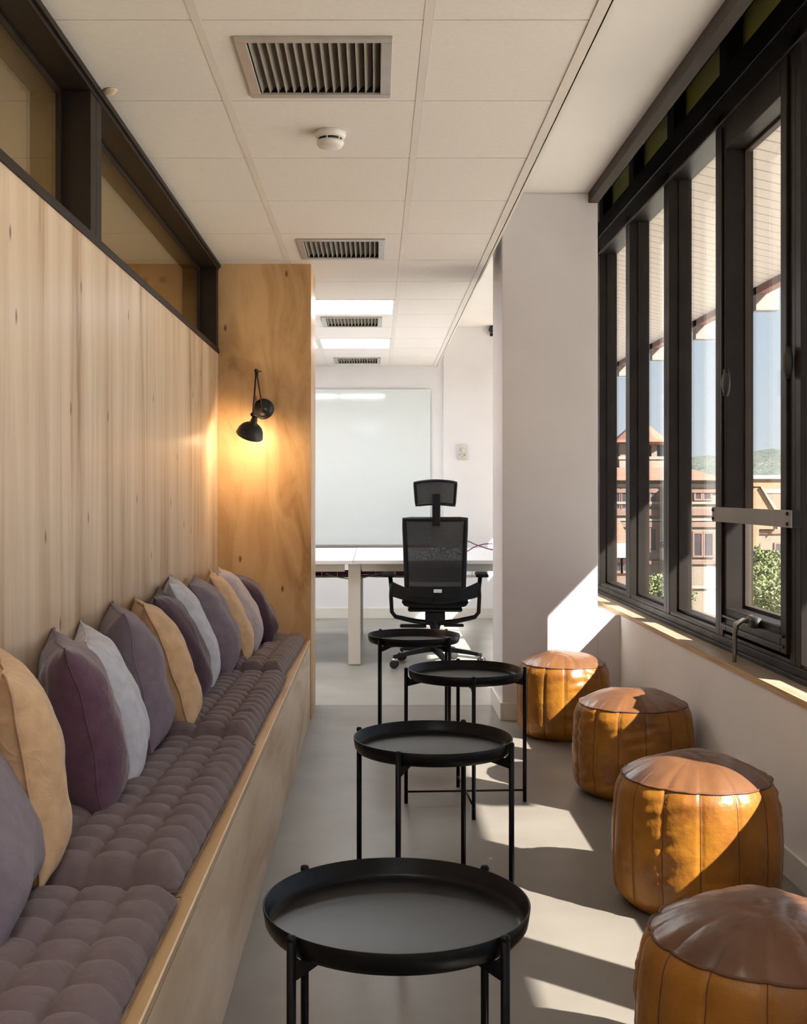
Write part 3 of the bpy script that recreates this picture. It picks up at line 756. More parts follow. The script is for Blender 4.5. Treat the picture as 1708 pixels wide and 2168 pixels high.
# ------------------------------------------------------------------ leather poufs
def pouf(loc, R, H, seed, label, rot=0, tilt=0):
    rnd = random.Random(seed)
    r = empty('pouf', loc, label, 'pouf', 'leather poufs by the window wall', rot)
    n = 14; seg = n*14
    zs = []; NV = 34
    def prof(t):                      # t from 0 (floor) to 1 (top seam)
        z = H*.86*t
        b = 1-.10*abs(t-.46)**2.2*3
        if t < .14: b *= .84+.16*math.sin(t/.14*math.pi/2)
        if t > .90: b *= .95+.05*math.cos((t-.90)/.10*math.pi/2)
        return b, z
    bm = NB(); rings = []
    for j in range(NV+1):
        t = j/NV; b, z = prof(t); ring = []
        for k in range(seg):
            a = 2*math.pi*k/seg; q = (k % 14)/14; d = min(q, 1-q)
            gore = 1+.020*math.sin(math.pi*q)**.5-.010*math.exp(-(d/.05)**2)
            pn = noise.noise(Vector((math.cos(a)*2.2+seed*5, math.sin(a)*2.2, z*4)))*.020
            folds = noise.noise(Vector((math.cos(a)*3+seed, math.sin(a)*3, z*46+2*math.cos(a*2))))*.007*(1 if noise.noise(Vector((math.cos(a)*1.5, math.sin(a)*1.5, seed+z*2))) > 0 else .25)
            rr = R*b*gore*(1+pn)+folds
            ring.append(bm.verts.new((rr*math.cos(a), rr*math.sin(a), z)))
        rings.append(ring)
    for j in range(NV):
        for k in range(seg):
            bm.faces.new((rings[j][k], rings[j][(k+1) % seg], rings[j+1][(k+1) % seg], rings[j+1][k]))
    bm.faces.new(rings[0][::-1])
    topco = [v.co.copy() for v in rings[-1]]
    midco = [[rings[j][k*14].co.copy() for j in range(NV+1)] for k in range(n)]
    build('side_panels', bm, M['leather'], r, smooth=True)
    # domed top with puckers running in from the seam
    bm = NB(); NR = 26; rg = []
    for j in range(NR+1):
        s = 1-j/NR; ring = []
        for k in range(seg):
            a = 2*math.pi*k/seg; c0 = topco[k]
            dome = H*.14*(1-s**2.6)
            puck = (math.sin(a*n*1.0+seed)+.7*math.sin(a*23+seed*2))*.0016*max(0, s-.45)*1.9*(1 if s < 1 else 0)
            lump = noise.noise(Vector((c0.x*s*7, c0.y*s*7, seed)))*.012*(1-s**4)
            fold = abs(noise.noise(Vector((math.cos(a)*4*s+seed, math.sin(a)*4*s, 7))))*.006*(1-s)
            if j == NR and k > 0: ring.append(ring[0]); continue
            ring.append(bm.verts.new((c0.x*s, c0.y*s, c0.z+.001+dome+puck+lump+fold)))
        rg.append(ring)
    for j in range(NR):
        for k in range(seg):
            k2 = (k+1) % seg
            if j == NR-1: bm.faces.new((rg[j][k], rg[j][k2], rg[j+1][0]))
            else: bm.faces.new((rg[j][k], rg[j][k2], rg[j+1][k2], rg[j+1][k]))
    tag(build('top_panel', bm, M['leathertop'], r, smooth=True), 'darker worn leather top')
    bm = NB(); tube(bm, [c*1.004+Vector((0, 0, .0)) for c in topco[::2]], .0032, 8, closed=True); build('rim_seam', bm, M['seam'], r)
    for k in range(n):
        bm = NB(); tube(bm, [Vector((c.x*1.001, c.y*1.001, c.z)) for c in midco[k][2:]], .0016, 6); build('side_seam', bm, M['seam'], r)
    return r
pouf((.943, 5.70, 0), .232, .415, 1, 'tan leather pouf standing against the white column, half in sun', .10)
pouf((1.045, 4.61, 0), .240, .415, 2, 'tan leather pouf second from the white column, against the low wall', .22)
pouf((.950, 3.36, 0), .240, .435, 3, 'sunlit tan leather pouf third from the white column, beside the second tray table', .0)
pouf((.742, 2.14, 0), .245, .435, 4, 'tan leather pouf closest to the camera, cut by the bottom right corner', .33)

# ------------------------------------------------------------------ wall lamp
WY = 6.06
bp = at(558, 866, WY); 
r = empty('wall_lamp', bp, 'black swing-arm wall lamp with dome shade, glowing on the plywood end wall', 'wall lamp')
o = -bp
bm = NB(); lathe(bm, [(0, 0), (.054, 0), (.056, .006), (.054, .016), (.050, .020), (.047, .019), (.045, .024), (.030, .028), (.012, .030), (.012, .050), (0, .051)], 40, Matrix.Rotation(math.pi/2, 4, 'X')); build('wall_plate', bm, M['lampblk'], r)
J0 = at(556, 868, WY-.050)+o; J1 = at(543, 786, WY-.16)+o; J2 = at(535, 878, WY-.30)+o
bm = NB(); tube(bm, [J0, J1], .0042, 10); build('arm', bm, M['lampblk'], r)
bm = NB(); J1b = J1+Vector((0, -.014, 0)); tube(bm, [J1b, J2], .0045, 10); build('arm', bm, M['lampblk'], r)
bm = NB(); tube(bm, [J1+Vector((0, .012, 0)), J1+Vector((0, -.026, 0))], .010, 14); tube(bm, [J1+Vector((0, 0, .002)), J1+Vector((.026, -.004, -.002))], .003, 8)
tube(bm, [J1+Vector((0, -.007, -.008)), J1+Vector((0, -.007, -.020))], .009, 12); build('elbow_joint', bm, M['lampblk'], r, smooth=True)
bm = NB(); tube(bm, [J2+Vector((0, .012, 0)), J2+Vector((0, -.014, 0))], .011, 14); build('shade_joint', bm, M['lampblk'], r, smooth=True)
ax = Vector((-.32, .42, -.85)).normalized()                        # where the shade points
zq = (-ax).to_track_quat('Z', 'Y').to_matrix().to_4x4()
SC = J2+Vector((.010, .0, -.018))
Ms = Matrix.Translation(SC) @ zq
bm = NB(); lathe(bm, [(0, .010), (.012, .008), (.015, 0), (.018, -.018), (.020, -.030), (.034, -.036), (.052, -.050), (.064, -.070), (.070, -.094), (.0715, -.098), (.069, -.098), (.066, -.094), (.060, -.072), (.048, -.054), (.030, -.040), (.016, -.034), (0, -.034)], 40, Ms)
build('lamp_shade', bm, M['lampblk'], r, smooth=True)
bm = NB(); lathe(bm, [(0, -.040), (.012, -.044), (.020, -.058), (.021, -.068), (.014, -.080), (0, -.084)], 20, Ms); bulb = build('bulb', bm, M['bulb'], r, smooth=True)
sl = bpy.data.lights.new('lamp_glow', 'POINT'); sl.energy = LAMP; sl.color = (1, .70, .40); sl.shadow_soft_size = .03
so = bpy.data.objects.new('lamp_glow', sl); COL.objects.link(so); so.parent = r; so.location = Ms @ Vector((0, 0, -.092))

# ------------------------------------------------------------------ far room: glass board, thermostat, desks, cables, chair
z0, z1 = .713, CZ+.995
bm = NB(); box(bm, -1.75, .527, YE-.030, YE-.022, z0, z1)
r = empty('whiteboard', (-.6, YE-.022, z0), 'large frameless pale glass board on the far white wall', 'whiteboard')
for v in bm.verts: v.co -= Vector((-.6, YE-.022, z0))
build('glass_sheet', bm, M['board'], r, bevel=.001)
bm = NB(); box(bm, -1.15, 1.127, -.012, .022, -.012, .0); build('bottom_rail', bm, M['grille'], r)
p = at(978, 957, YE-.02)
r = empty('thermostat', p, 'small cream wall thermostat right of the glass board', 'thermostat')
bm = NB(); box(bm, -.048, .048, -.028, 0, -.070, .070); b_ = build('housing', bm, M['device'], r, bevel=.006)
bm = NB(); lathe(bm, [(0, .012), (.024, .010), (.027, 0)], 24, Matrix.Translation((0, -.028, .018)) @ Matrix.Rotation(math.pi/2, 4, 'X')); build('dial', bm, M['device'], r)
bm = NB(); box(bm, -.034, -.014, -.030, -.027, -.030, -.024); box(bm, .012, .030, -.031, -.027, -.036, -.024); box(bm, -.006, .006, -.030, -.027, -.055, -.047); build('marks', bm, M['blade'], r)
p = at(1041, 699, YE-.02)
r = empty('wall_camera', p, 'tiny dark fixture high on the far wall, peeking past the column', 'wall fixture')
bm = NB(); box(bm, -.02, .05, -.03, 0, -.06, .05); build('mount', bm, M['lampblk'], r, bevel=.004)
bm = NB(); lathe(bm, [(0, .09), (.03, .088), (.036, .05), (.036, 0)], 20, Matrix.Translation((0, -.02, 0)) @ Matrix.Rotation(math.pi/2, 4, 'X')); build('head', bm, M['lampblk'], r)

def desk(x0, x1, label, legs, zt=.739):
    r = empty('desk', ((x0+x1)/2, 8.8, 0), label, 'desk', 'white desks joined in the far room')
    o = Vector(((x0+x1)/2, 8.8, 0))
    def B(bm, a, b, c, d, e_, f_): box(bm, a-o.x, b-o.x, c-o.y, d-o.y, e_, f_)
    bm = NB(); B(bm, x0+.0015, x1-.0015, 7.90, 9.70, zt-.026, zt); build('desktop', bm, M['desk'], r, bevel=.0015)
    for y in (7.975, 9.62):
        bm = NB(); B(bm, x0+.06, x1-.06, y-.02, y+.02, zt-.080, zt-.026); build('crossbeam', bm, M['deskmetal'], r)
        for lx in legs:
            bm = NB(); B(bm, lx-.043, lx+.043, y-.03, y+.03, 0.008, zt-.026); lg = build('leg', bm, M['deskmetal'], r, bevel=.004)
            bm = NB(); B(bm, lx-.028, lx+.028, y-.02, y+.02, 0, .008); build('foot', bm, M['base'], lg)
    return r
desk(-1.76, -.158, 'white desk on the left behind the plywood wall, its leg showing beside the chair', (-.149-.0, -1.70))
desk(-.157, 1.20, 'white desk on the right behind the black office chair', (1.15,), .741)

def wire_tray(x0, x1, label, y=8.36):
    r = empty('cable_tray', (x0, y, .60), label, 'cable tray', 'wire cable trays under the desks')
    bm = NB(); L_ = x1-x0
    for (yy, zz) in ((-.05, .055), (-.05, 0), (0, -.01), (.05, 0), (.05, .055)): tube(bm, [(0, yy, zz), (L_, yy, zz)], .0022, 6)
    n = max(2, int(L_/.11))
    for i in range(n+1):
        x = L_*i/n; tube(bm, [(x, -.05, .11), (x, -.05, 0), (x, 0, -.01), (x, .05, 0), (x, .05, .11)], .002, 6)
    build('wire_basket', bm, M['wire'], r)
    return r
wire_tray(-1.2, -.28, 'wire cable tray under the left desk holding purple cables')
wire_tray(0.0, .95, 'wire cable tray under the right desk behind the chair')
def bundle(x0, x1, n, seed, label, mt, z, y, amp, rr, sag=0):
    rnd = random.Random(seed); bm = NB()
    for i in range(n):
        ph = rnd.uniform(0, 6); oy, oz = rnd.uniform(-.034, .034), rnd.uniform(-.018, .022); pts = []
        for k in range(40):
            t = k/39; x = x0+(x1-x0)*t
            pts.append((x-x0, oy+amp*math.sin(t*9+ph), oz+amp*math.sin(t*7+ph*2)-sag*math.sin(math.pi*t)))
        tube(bm, pts, rr, 8)
    o = build('cable_bundle', bm, M[mt]); o.location = (x0, y, z)
    return tag(o, label, 'cable bundle', None, 'stuff')
bundle(-1.2, .30, 16, 3, 'thick bundle of purple network cables hanging under the desks', 'purplecable', .612, 8.36, .006, .0055)
def cable(pts, rr, mt, name, label):
    pts = [Vector(p) for p in pts]; sm = []
    for i in range(len(pts)-1):
        p0 = pts[max(i-1, 0)]; p1 = pts[i]; p2 = pts[i+1]; p3 = pts[min(i+2, len(pts)-1)]
        for k in range(8):
            t = k/8; sm.append(.5*((2*p1)+(p2-p0)*t+(2*p0-5*p1+4*p2-p3)*t*t+(3*p1-p0-3*p2+p3)*t**3))
    sm.append(pts[-1]); bm = NB(); tube(bm, [p-pts[0] for p in sm], rr, 8)
    o = build(name, bm, M[mt]); o.location = pts[0]; return tag(o, label, 'cable')
cable([at(690, 1214, 8.05), at(715, 1222, 8.04), at(752, 1226, 8.03), at(785, 1219, 8.04), at(812, 1212, 8.05)], .004, 'greencable', 'cable', 'thin green cable sagging under the desk behind its leg')
cable([(.62, 8.75, .745), (.68, 8.70, .75), (.76, 8.66, .80), (.86, 8.66, .822), (.98, 8.68, .80), (1.10, 8.70, .750)], .0042, 'purplecable', 'cable', 'purple cable looping higher over the right desk beside the chair')
cable([(.50, 8.95, .746), (.62, 8.90, .79), (.70, 8.88, .835), (.80, 8.87, .80), (.92, 8.86, .765), (1.12, 8.86, .748)], .0042, 'purplecable', 'cable', 'purple cable looping lower over the right desk towards the column')

def office_chair(loc, rz):
    r = empty('office_chair', loc, 'black mesh office chair with headrest and armrests, seen from behind at the desk', 'office chair', rz=rz)
    # local: the chair looks along +y, its back towards -y
    def rr_sheet(w0, w1, z0, z1, y0, curve, t, nx=12, nz=14, bow=.02):
        """gently curved sheet, returns vertex function"""
        def P(u, v, s): # u -1..1, v 0..1
            w = (w0*(1-v)+w1*v)/2
            return Vector((u*w, y0+curve*(u*u)+bow*math.sin(math.pi*v)+s*t, z0+(z1-z0)*v))
        return P
    # backrest
    P = rr_sheet(.40, .44, .49, 1.042, -.235, .045, .01)
    bk = NB(); path = []
    def lp(P, inset=0, rad=.08, n=10):
        pts = []
        us = [(-1+rad/.22*0, 0)]
        for k in range(n): pts.append((-1, k/n))
        for k in range(n): pts.append((-1+2*k/n, 1))
        for k in range(n): pts.append((1, 1-k/n))
        for k in range(n): pts.append((1-2*k/n, 0))
        return pts
    tube(bk, [P(u*.965, .02+v*.96, 0) for u, v in lp(P)], .0165, 10, closed=True)
    bf = build('backrest_frame', bk, M['chairpl'], r, smooth=True)
    bm = NB(); nx, nz = 12, 14; g = [[bm.verts.new(P(-.95+1.9*i/nx, .02+.96*j/nz, 0)) for i in range(nx+1)] for j in range(nz+1)]
    for j in range(nz):
        for i in range(nx): bm.faces.new((g[j][i], g[j][i+1], g[j+1][i+1], g[j+1][i]))
    build('backrest_mesh', bm, M['chairmesh'], bf, smooth=True)
    # lumbar support
    bm = NB(); nx = 12
    for (za, zb, yo) in ((.50, .575, -.268), (.60, .70, -.205)):
        ring0 = []
        for i in range(nx+1):
            u = -1+2*i/nx; x = u*.175; y = yo+.03*u*u
            ring0.append([bm.verts.new((x, y, za)), bm.verts.new((x, y, zb)), bm.verts.new((x, y+.012, zb)), bm.verts.new((x, y+.012, za))])
        for i in range(nx):
            for k in range(4): bm.faces.new((ring0[i][k], ring0[i+1][k], ring0[i+1][(k+1) % 4], ring0[i][(k+1) % 4]))
        bm.faces.new(ring0[0]); bm.faces.new(ring0[-1][::-1])
    build('lumbar_support', bm, M['chairpl'], r, bevel=.003)
    bm = NB(); box(bm, -.010+.0, .046, -.276, -.271, .533, .556)
    tag(build('maker_tag', bm, M['plastic'], r, bevel=.002), 'small white tag on the back')
    # headrest and its post
    bm = NB(); box(bm, -.02, .036, -.252, -.232, .985, 1.205); build('headrest_post', bm, M['chairpl'], r, bevel=.005)
    P2 = lambda u, v: Vector(((u*(.142-.012*(1-v)))+.002, -.225+.045*u*u-.02*v, 1.125+.155*v+.014*(1-u*u)*(1 if v > .5 else .8)))
    bm = NB(); L_ = [(-1, k/8) for k in range(8)]+[(-1+2*k/12, 1) for k in range(12)]+[(1, 1-k/8) for k in range(8)]+[(1-2*k/12, 0) for k in range(12)]
    tube(bm, [P2(u, v) for u, v in L_], .0105, 10, closed=True); hf = build('headrest_frame', bm, M['chairpl'], r, smooth=True)
    bm = NB(); g = [[bm.verts.new(P2(-1+2*i/12, j/6)) for i in range(13)] for j in range(7)]
    for j in range(6):
        for i in range(12): bm.faces.new((g[j][i], g[j][i+1], g[j+1][i+1], g[j+1][i]))
    build('headrest_mesh', bm, M['chairmesh'], hf, smooth=True)
    # seat
    bm = NB(); nx, ny = 20, 20
    def seatp(i, j, s):
        u, v = -1+2*i/nx, -1+2*j/ny
        k = 1-max(0, (abs(u)**6+abs(v)**6)/2)*.10
        x, y = u*.245*k, v*.235*k+.04
        th = .034*max(0, 1-abs(u)**6)**.5*max(0, 1-abs(v)**6)**.5
        return Vector((x, y, .445+s*th+(0 if v < .7 else -.05*(v-.7))+.006*u*u))
    G = {}
    for s in (1, -1):
        for i in range(nx+1):
            for j in range(ny+1):
                bd = i in (0, nx) or j in (0, ny)
                G[(s, i, j)] = G[(1, i, j)] if (bd and s == -1) else bm.verts.new(seatp(i, j, s))
        for i in range(nx):
            for j in range(ny): bm.faces.new((G[(s, i, j)], G[(s, i+1, j)], G[(s, i+1, j+1)], G[(s, i, j+1)]))
    build('seat', bm, M['chairfab'], r, smooth=True)
    bm = NB(); box(bm, -.19, .19, -.12, .22, .385, .415); build('seat_shell', bm, M['chairpl'], r, bevel=.015)
    # wrap-around arm carrier
    bm = NB(); n = 10; ring = []
    for i in range(n+1):
        u = -1+2*i/n; x = u*.30; y = -.255+.10*u*u
        zl, zh = .455+.04*u*u, .515+.085*abs(u)**1.5
        ring.append([bm.verts.new((x, y, zl)), bm.verts.new((x, y, zh)), bm.verts.new((x, y+.018, zh)), bm.verts.new((x, y+.018, zl))])
    for i in range(n):
        for k in range(4): bm.faces.new((ring[i][k], ring[i+1][k], ring[i+1][(k+1) % 4], ring[i][(k+1) % 4]))
    bm.faces.new(ring[0]); bm.faces.new(ring[-1][::-1]); build('back_carrier', bm, M['chairpl'], r, bevel=.006)
    for s in (-1, 1):
        bm = NB()
        tube(bm, [(s*.300, -.155, .585), (s*.305, -.14, .50), (s*.300, -.12, .385), (s*.275, -.11, .352), (s*.15, -.10, .322), (s*.02, -.08, .305)], [.014, .014, .014, .015, .017, .018], 10)
        build('arm_support', bm, M['chairpl'], r, smooth=True)
        bm = NB(); tube(bm, [(s*.30, -.10, .52), (s*.315, -.02, .625)], .015, 10); build('arm_post', bm, M['chairpl'], r, smooth=True)
        bm = NB(); box(bm, s*.325-.045, s*.325+.045, -.12, .13, .625, .652); build('armrest', bm, M['chairpl'], r, bevel=.012)
    bm = NB(); box(bm, -.07, .07, -.10, .14, .315, .385); tube(bm, [(.0, -.04, .335), (0, -.04, .25)], [.055, .03], 14); build('mechanism', bm, M['chairpl'], r, bevel=.01)
    bm = NB(); box(bm, -.245, -.06, -.10, -.05, .272, .296); build('lever', bm, M['chairpl'], r, bevel=.008)
    bm = NB(); box(bm, .06, .20, -.10, -.05, .280, .300); build('lever', bm, M['chairpl'], r, bevel=.008)
    bm = NB(); tube(bm, [(0, 0, .10), (0, 0, .20), (0, 0, .2001), (0, 0, .34)], [.027, .027, .017, .017], 16); build('gas_lift', bm, M['chairpl'], r, smooth=False)
    for k in range(5):
        a = math.radians(-150+72*k); c, s = math.cos(a), math.sin(a)
        bm = NB(); n = 8; ring = []
        for i in range(n+1):
            t = i/n; d = .02+.31*t; w = .030*(1-t)+.017*t; z = .135-.045*t**1.4; h = .036*(1-t)+.022*t
            pp = [Vector((d, -w, z-h)), Vector((d, w, z-h)), Vector((d, w*.7, z)), Vector((d, -w*.7, z))]
            ring.append([bm.verts.new(Matrix.Rotation(a, 3, 'Z') @ q) for q in pp])
        for i in range(n):
            for q in range(4): bm.faces.new((ring[i][q], ring[i+1][q], ring[i+1][(q+1) % 4], ring[i][(q+1) % 4]))
        bm.faces.new(ring[0]); bm.faces.new(ring[-1][::-1])
        build('base_leg', bm, M['chairpl'], r, bevel=.003)
        bm = NB(); cx, cy = .325*c, .325*s; t2 = a+.9+k
        tx, ty = math.cos(t2), math.sin(t2)
        for sd in (-1, 1):
            lathe(bm, [(0, -.009), (.022, -.009), (.029, -.006), (.030, 0), (.029, .006), (.022, .009), (0, .009)], 20, Matrix.Translation((cx+tx*.017*sd, cy+ty*.017*sd, .030)) @ Matrix.Rotation(t2, 4, 'Z') @ Matrix.Rotation(math.pi/2, 4, 'Y'))
        cs = build('caster', bm, M['rubber'], r)
        bm = NB(); tube(bm, [(cx, cy, .028), (cx, cy, .07)], .008, 10); tube(bm, [(cx, cy, .05), (cx, cy, .066)], .017, 12); build('caster_stem', bm, M['chrome'], cs)
    return r
ch = office_chair((.418, 7.97, 0), math.radians(-3))

# ------------------------------------------------------------------ the eaves outside
r = empty('roof_eaves', (1.6, 4, CZ+1.9), 'boarded roof overhang with oxblood edge beam outside the windows', 'roof')
o = Vector((1.6, 4, CZ+1.9))
def PX(bm, poly, y0, y1, mi=0): prism(bm, [(a-o.x, CZ+b-o.z) for a, b in poly], y0-o.y, y1-o.y, mi)
bm = NB(); PX(bm, [(1.53, 1.985), (3.02, 1.635), (3.02, 1.655), (1.53, 2.005)], -6, 26); build('soffit', bm, M['soffit'], r)
bm = NB(); PX(bm, [(1.53, 2.14), (3.12, 1.76), (3.12, 1.80), (1.53, 2.18)], -6, 26); build('roof_deck', bm, M['rooft'], r)
bm = NB(); PX(bm, [(3.02, 1.575), (3.10, 1.575), (3.10, 1.76), (3.02, 1.76)], -6, 26); build('edge_beam', bm, M['redbeam'], r)
bm = NB(); PX(bm, [(1.70, 1.77), (1.76, 1.77), (1.76, 1.84), (1.70, 1.84)], -6, 26); build('inner_rail', bm, M['redbeam'], r)
for k in range(-3, 9):
    D = 9.00+1.69*(k-1)
    bm = NB(); PX(bm, [(3.02, 1.60), (3.02, 1.45), (3.20, 1.45), (3.20, 1.68), (3.02, 1.70)], D, D+.11); build('rafter_end', bm, M['rafter'], r)
bm = NB(); box(bm, 1.5, 1.9, YE+.3, YE+.4, -3, CZ+1.95)
build('wall_outside', bm, M['white'], kind='structure')

# ------------------------------------------------------------------ the view: ground, hill, buildings, trees
GZ = -12.5
bm = NB(); g = 40
for (x0, x1, y0, y1) in ((2.2, 900, -60, 700),):
    box(bm, x0, x1, y0, y1, GZ-.5, GZ)
build('ground', bm, M['ground'], kind='structure')
# hill ridge
bm = NB(); NXh, NYh = 90, 14; gr = []
for j in range(NYh+1):
    row = []
    for i in range(NXh+1):
        x = 60+520*i/NXh; y = 560+200*j/NYh; t = j/NYh
        ridge = 20+5*noise.noise(Vector((x*.012, 3, 0)))+ (4 if x > 130 else 0)
        pxx = VX+x/y*F
        z = -10+(ridge+14)*math.sin(min(1, t*1.5)*math.pi/2)*(.9+.1*math.sin(x*.03))+2.6*noise.noise(Vector((x*.10, y*.10, 1)))
        row.append(bm.verts.new((x, y, z)))
    gr.append(row)
for j in range(NYh):
    for i in range(NXh): bm.faces.new((gr[j][i], gr[j][i+1], gr[j+1][i+1], gr[j+1][i]))
build('hill', bm, M['hill'], smooth=True, kind='structure')

# brick and stone building with a tiled lookout tower
DB = 100.0
def X(px, D=DB): return (px-VX)/F*D
def Zp(py, D=DB): return CZ-(py-VY)/F*D
r = empty('tower_building', (X(1400), DB, GZ), 'old stone and brick building with a tiled lookout tower, across the street', 'building')
o = Vector((X(1400), DB, GZ))
def BB(bm, a, b, c, d, e_, f_, mi=0): box(bm, a-o.x, b-o.x, c-o.y, d-o.y, e_-o.z, f_-o.z, mi)
xl_, xr_ = X(1235), X(1524)
bm = NB(); BB(bm, xl_, xr_, DB, DB+16, GZ, Zp(1018)); build('main_walls', bm, M['stone'], r)
bm = NB(); BB(bm, X(1408), X(1450), DB-1.2, DB, GZ, Zp(1022)); BB(bm, X(1450), X(1456), DB-1.25, DB+.2, GZ, Zp(1024), 0); build('stair_bay', bm, M['stone'], r)
for (py, h, m_, nm) in ((1024, .35, 'trimst', 'cornice'), (1036, .30, 'brick', 'brick_band'), (1062, .22, 'trimst', 'string_course'), (1078, .55, 'brick', 'brick_band'),
                    (1098, .20, 'trimst', 'string_course'), (1105, .45, 'brick', 'brick_band'), (1187, .30, 'brick', 'brick_band'), (1240, .25, 'trimst', 'string_course')):
    bm = NB(); z = Zp(py); BB(bm, xl_-.1, xr_+.1, DB-.18, DB+16, z-h, z); build(nm, bm, M[m_], r)
def win(x0, x1, z0, z1, y, par, oo, arch=False, sill=True):
    bm = NB(); n = 8
    if arch:
        c = (x0+x1)/2; rr = (x1-x0)/2; pts = [(x0, z0), (x1, z0)]+[(c+rr*math.cos(math.pi*k/n), z1-rr*.6+rr*.6*math.sin(math.pi*k/n)) for k in range(n+1)]
    else: pts = [(x0, z0), (x1, z0), (x1, z1), (x0, z1)]
    prism(bm, [(a-oo.x, b-oo.z) for a, b in pts], y-.06-oo.y, y+.06-oo.y)
    w = build('window', bm, M['paneD'], par)
    bm = NB(); m_ = .16
    box(bm, x0-m_-oo.x, x0-oo.x, y-.10-oo.y, y+.05-oo.y, z0-oo.z, z1-oo.z); box(bm, x1-oo.x, x1+m_-oo.x, y-.10-oo.y, y+.05-oo.y, z0-oo.z, z1-oo.z)
    box(bm, x0-m_-oo.x, x1+m_-oo.x, y-.14-oo.y, y+.05-oo.y, z0-.16-oo.z, z0-oo.z); box(bm, x0-m_-oo.x, x1+m_-oo.x, y-.10-oo.y, y+.05-oo.y, z1-oo.z, z1+.2-oo.z)
    build('window_surround', bm, M['brick'], w)
for (p0, p1, q0, q1, ar) in ((1299, 1310, 1038, 1076, False), (1316, 1327, 1038, 1076, False), (1469, 1484, 1130, 1176, True), (1491, 1507, 1130, 1176, True),
                            (1299, 1311, 1130, 1176, True), (1319, 1331, 1130, 1176, True), (1472, 1482, 1044, 1056, False), (1490, 1503, 1044, 1056, False), (1336, 1347, 1130, 1176, True)):
    win(X(p0), X(p1), Zp(q1), Zp(q0), DB-.02, r, o, ar)
for (p0, p1, q0, q1) in ((1414, 1420, 1130, 1165), (1414, 1420, 1040, 1060), (1378, 1388, 1120, 1165), (1378, 1388, 1038, 1068)):
    win(X(p0), X(p1), Zp(q1), Zp(q0), DB-1.22 if p0 > 1400 else DB-.02, r, o)
# hipped roof
def frustum(bm, cx, cy, w0, d0, z0, w1, d1, z1, oo, mi=0):
    A = [bm.verts.new((cx+sx*w0/2-oo.x, cy+sy*d0/2-oo.y, z0-oo.z)) for sx, sy in ((-1, -1), (1, -1), (1, 1), (-1, 1))]
    if w1 < .01 and d1 < .01:
        t = bm.verts.new((cx-oo.x, cy-oo.y, z1-oo.z)); bm.faces.new(A[::-1])
        for i in range(4): bm.faces.new((A[i], A[(i+1) % 4], t))
        return
    B = [bm.verts.new((cx+sx*w1/2-oo.x, cy+sy*d1/2-oo.y, z1-oo.z)) for sx, sy in ((-1, -1), (1, -1), (1, 1), (-1, 1))]
    bm.faces.new(A[::-1]); bm.faces.new(B)
    for i in range(4): bm.faces.new((A[i], A[(i+1) % 4], B[(i+1) % 4], B[i]))
cxm = (xl_+xr_)/2; TX = X(1384)
bm = NB(); frustum(bm, cxm+.1, DB+8, (xr_-xl_)+1.0, 17.4, Zp(1017), 3.8, 4, Zp(966), o); build('hipped_roof', bm, M['rooft'], r)
bm = NB(); BB(bm, TX-2.4, TX+2.4, DB+3, DB+8, Zp(1010), Zp(968)); build('tower_shaft', bm, M['trimst'], r)
bm = NB(); BB(bm, TX-1.9, TX+1.9, DB+3.5, DB+7.5, Zp(968), Zp(936)); build('tower_loggia', bm, M['paneD'], r)
for sx in (-2.1, -.75, .75, 2.1):
    bm = NB(); BB(bm, TX+sx-.25, TX+sx+.25, DB+2.95, DB+3.45, Zp(968), Zp(936)); BB(bm, TX+sx-.25, TX+sx+.25, DB+7.4, DB+7.9, Zp(968), Zp(936)); build('tower_pillar', bm, M['stone'], r)
bm = NB(); BB(bm, TX-2.5, TX+2.5, DB+2.9, DB+8.1, Zp(968)-.1, Zp(964)); build('tower_parapet', bm, M['trimst'], r)
def octo(bm, cx, cy, r0, z0, r1, z1, oo):
    A = [bm.verts.new((cx+r0*math.cos(math.pi/8+k*math.pi/4)-oo.x, cy+r0*math.sin(math.pi/8+k*math.pi/4)-oo.y, z0-oo.z)) for k in range(8)]
    B = [bm.verts.new((cx+r1*math.cos(math.pi/8+k*math.pi/4)-oo.x, cy+r1*math.sin(math.pi/8+k*math.pi/4)-oo.y, z1-oo.z)) for k in range(8)]
    bm.faces.new(A[::-1]); bm.faces.new(B)
    for i in range(8): bm.faces.new((A[i], A[(i+1) % 8], B[(i+1) % 8], B[i]))
bm = NB(); octo(bm, TX, DB+5.5, 3.2, Zp(939), 3.75, Zp(933), o); octo(bm, TX, DB+5.5, 3.75, Zp(933), 2.5, Zp(926), o); octo(bm, TX, DB+5.5, 2.5, Zp(926), .35, Zp(882), o); build('tower_roof', bm, M['rooft'], r)
bm = NB(); octo(bm, TX, DB+5.5, .42, Zp(884), .05, Zp(874), o); build('roof_cap', bm, M['paleroof'], r)
# television mast on the roof
ax_ = X(1468); bm = NB(); tube(bm, [(ax_-o.x, DB+4-o.y, Zp(1010)-o.z), (ax_-o.x, DB+4-o.y, Zp(912)-o.z)], .10, 8)
for (py, w) in ((915, 1.5), (926, 1.0), (946, 1.3), (958, .9)): tube(bm, [(ax_-w*.6-o.x, DB+4-o.y, Zp(py)-o.z), (ax_+w*.6-o.x, DB+4-o.y, Zp(py)+.1-o.z)], .05, 6)
build('roof_antenna', bm, M['paleroof'], r)
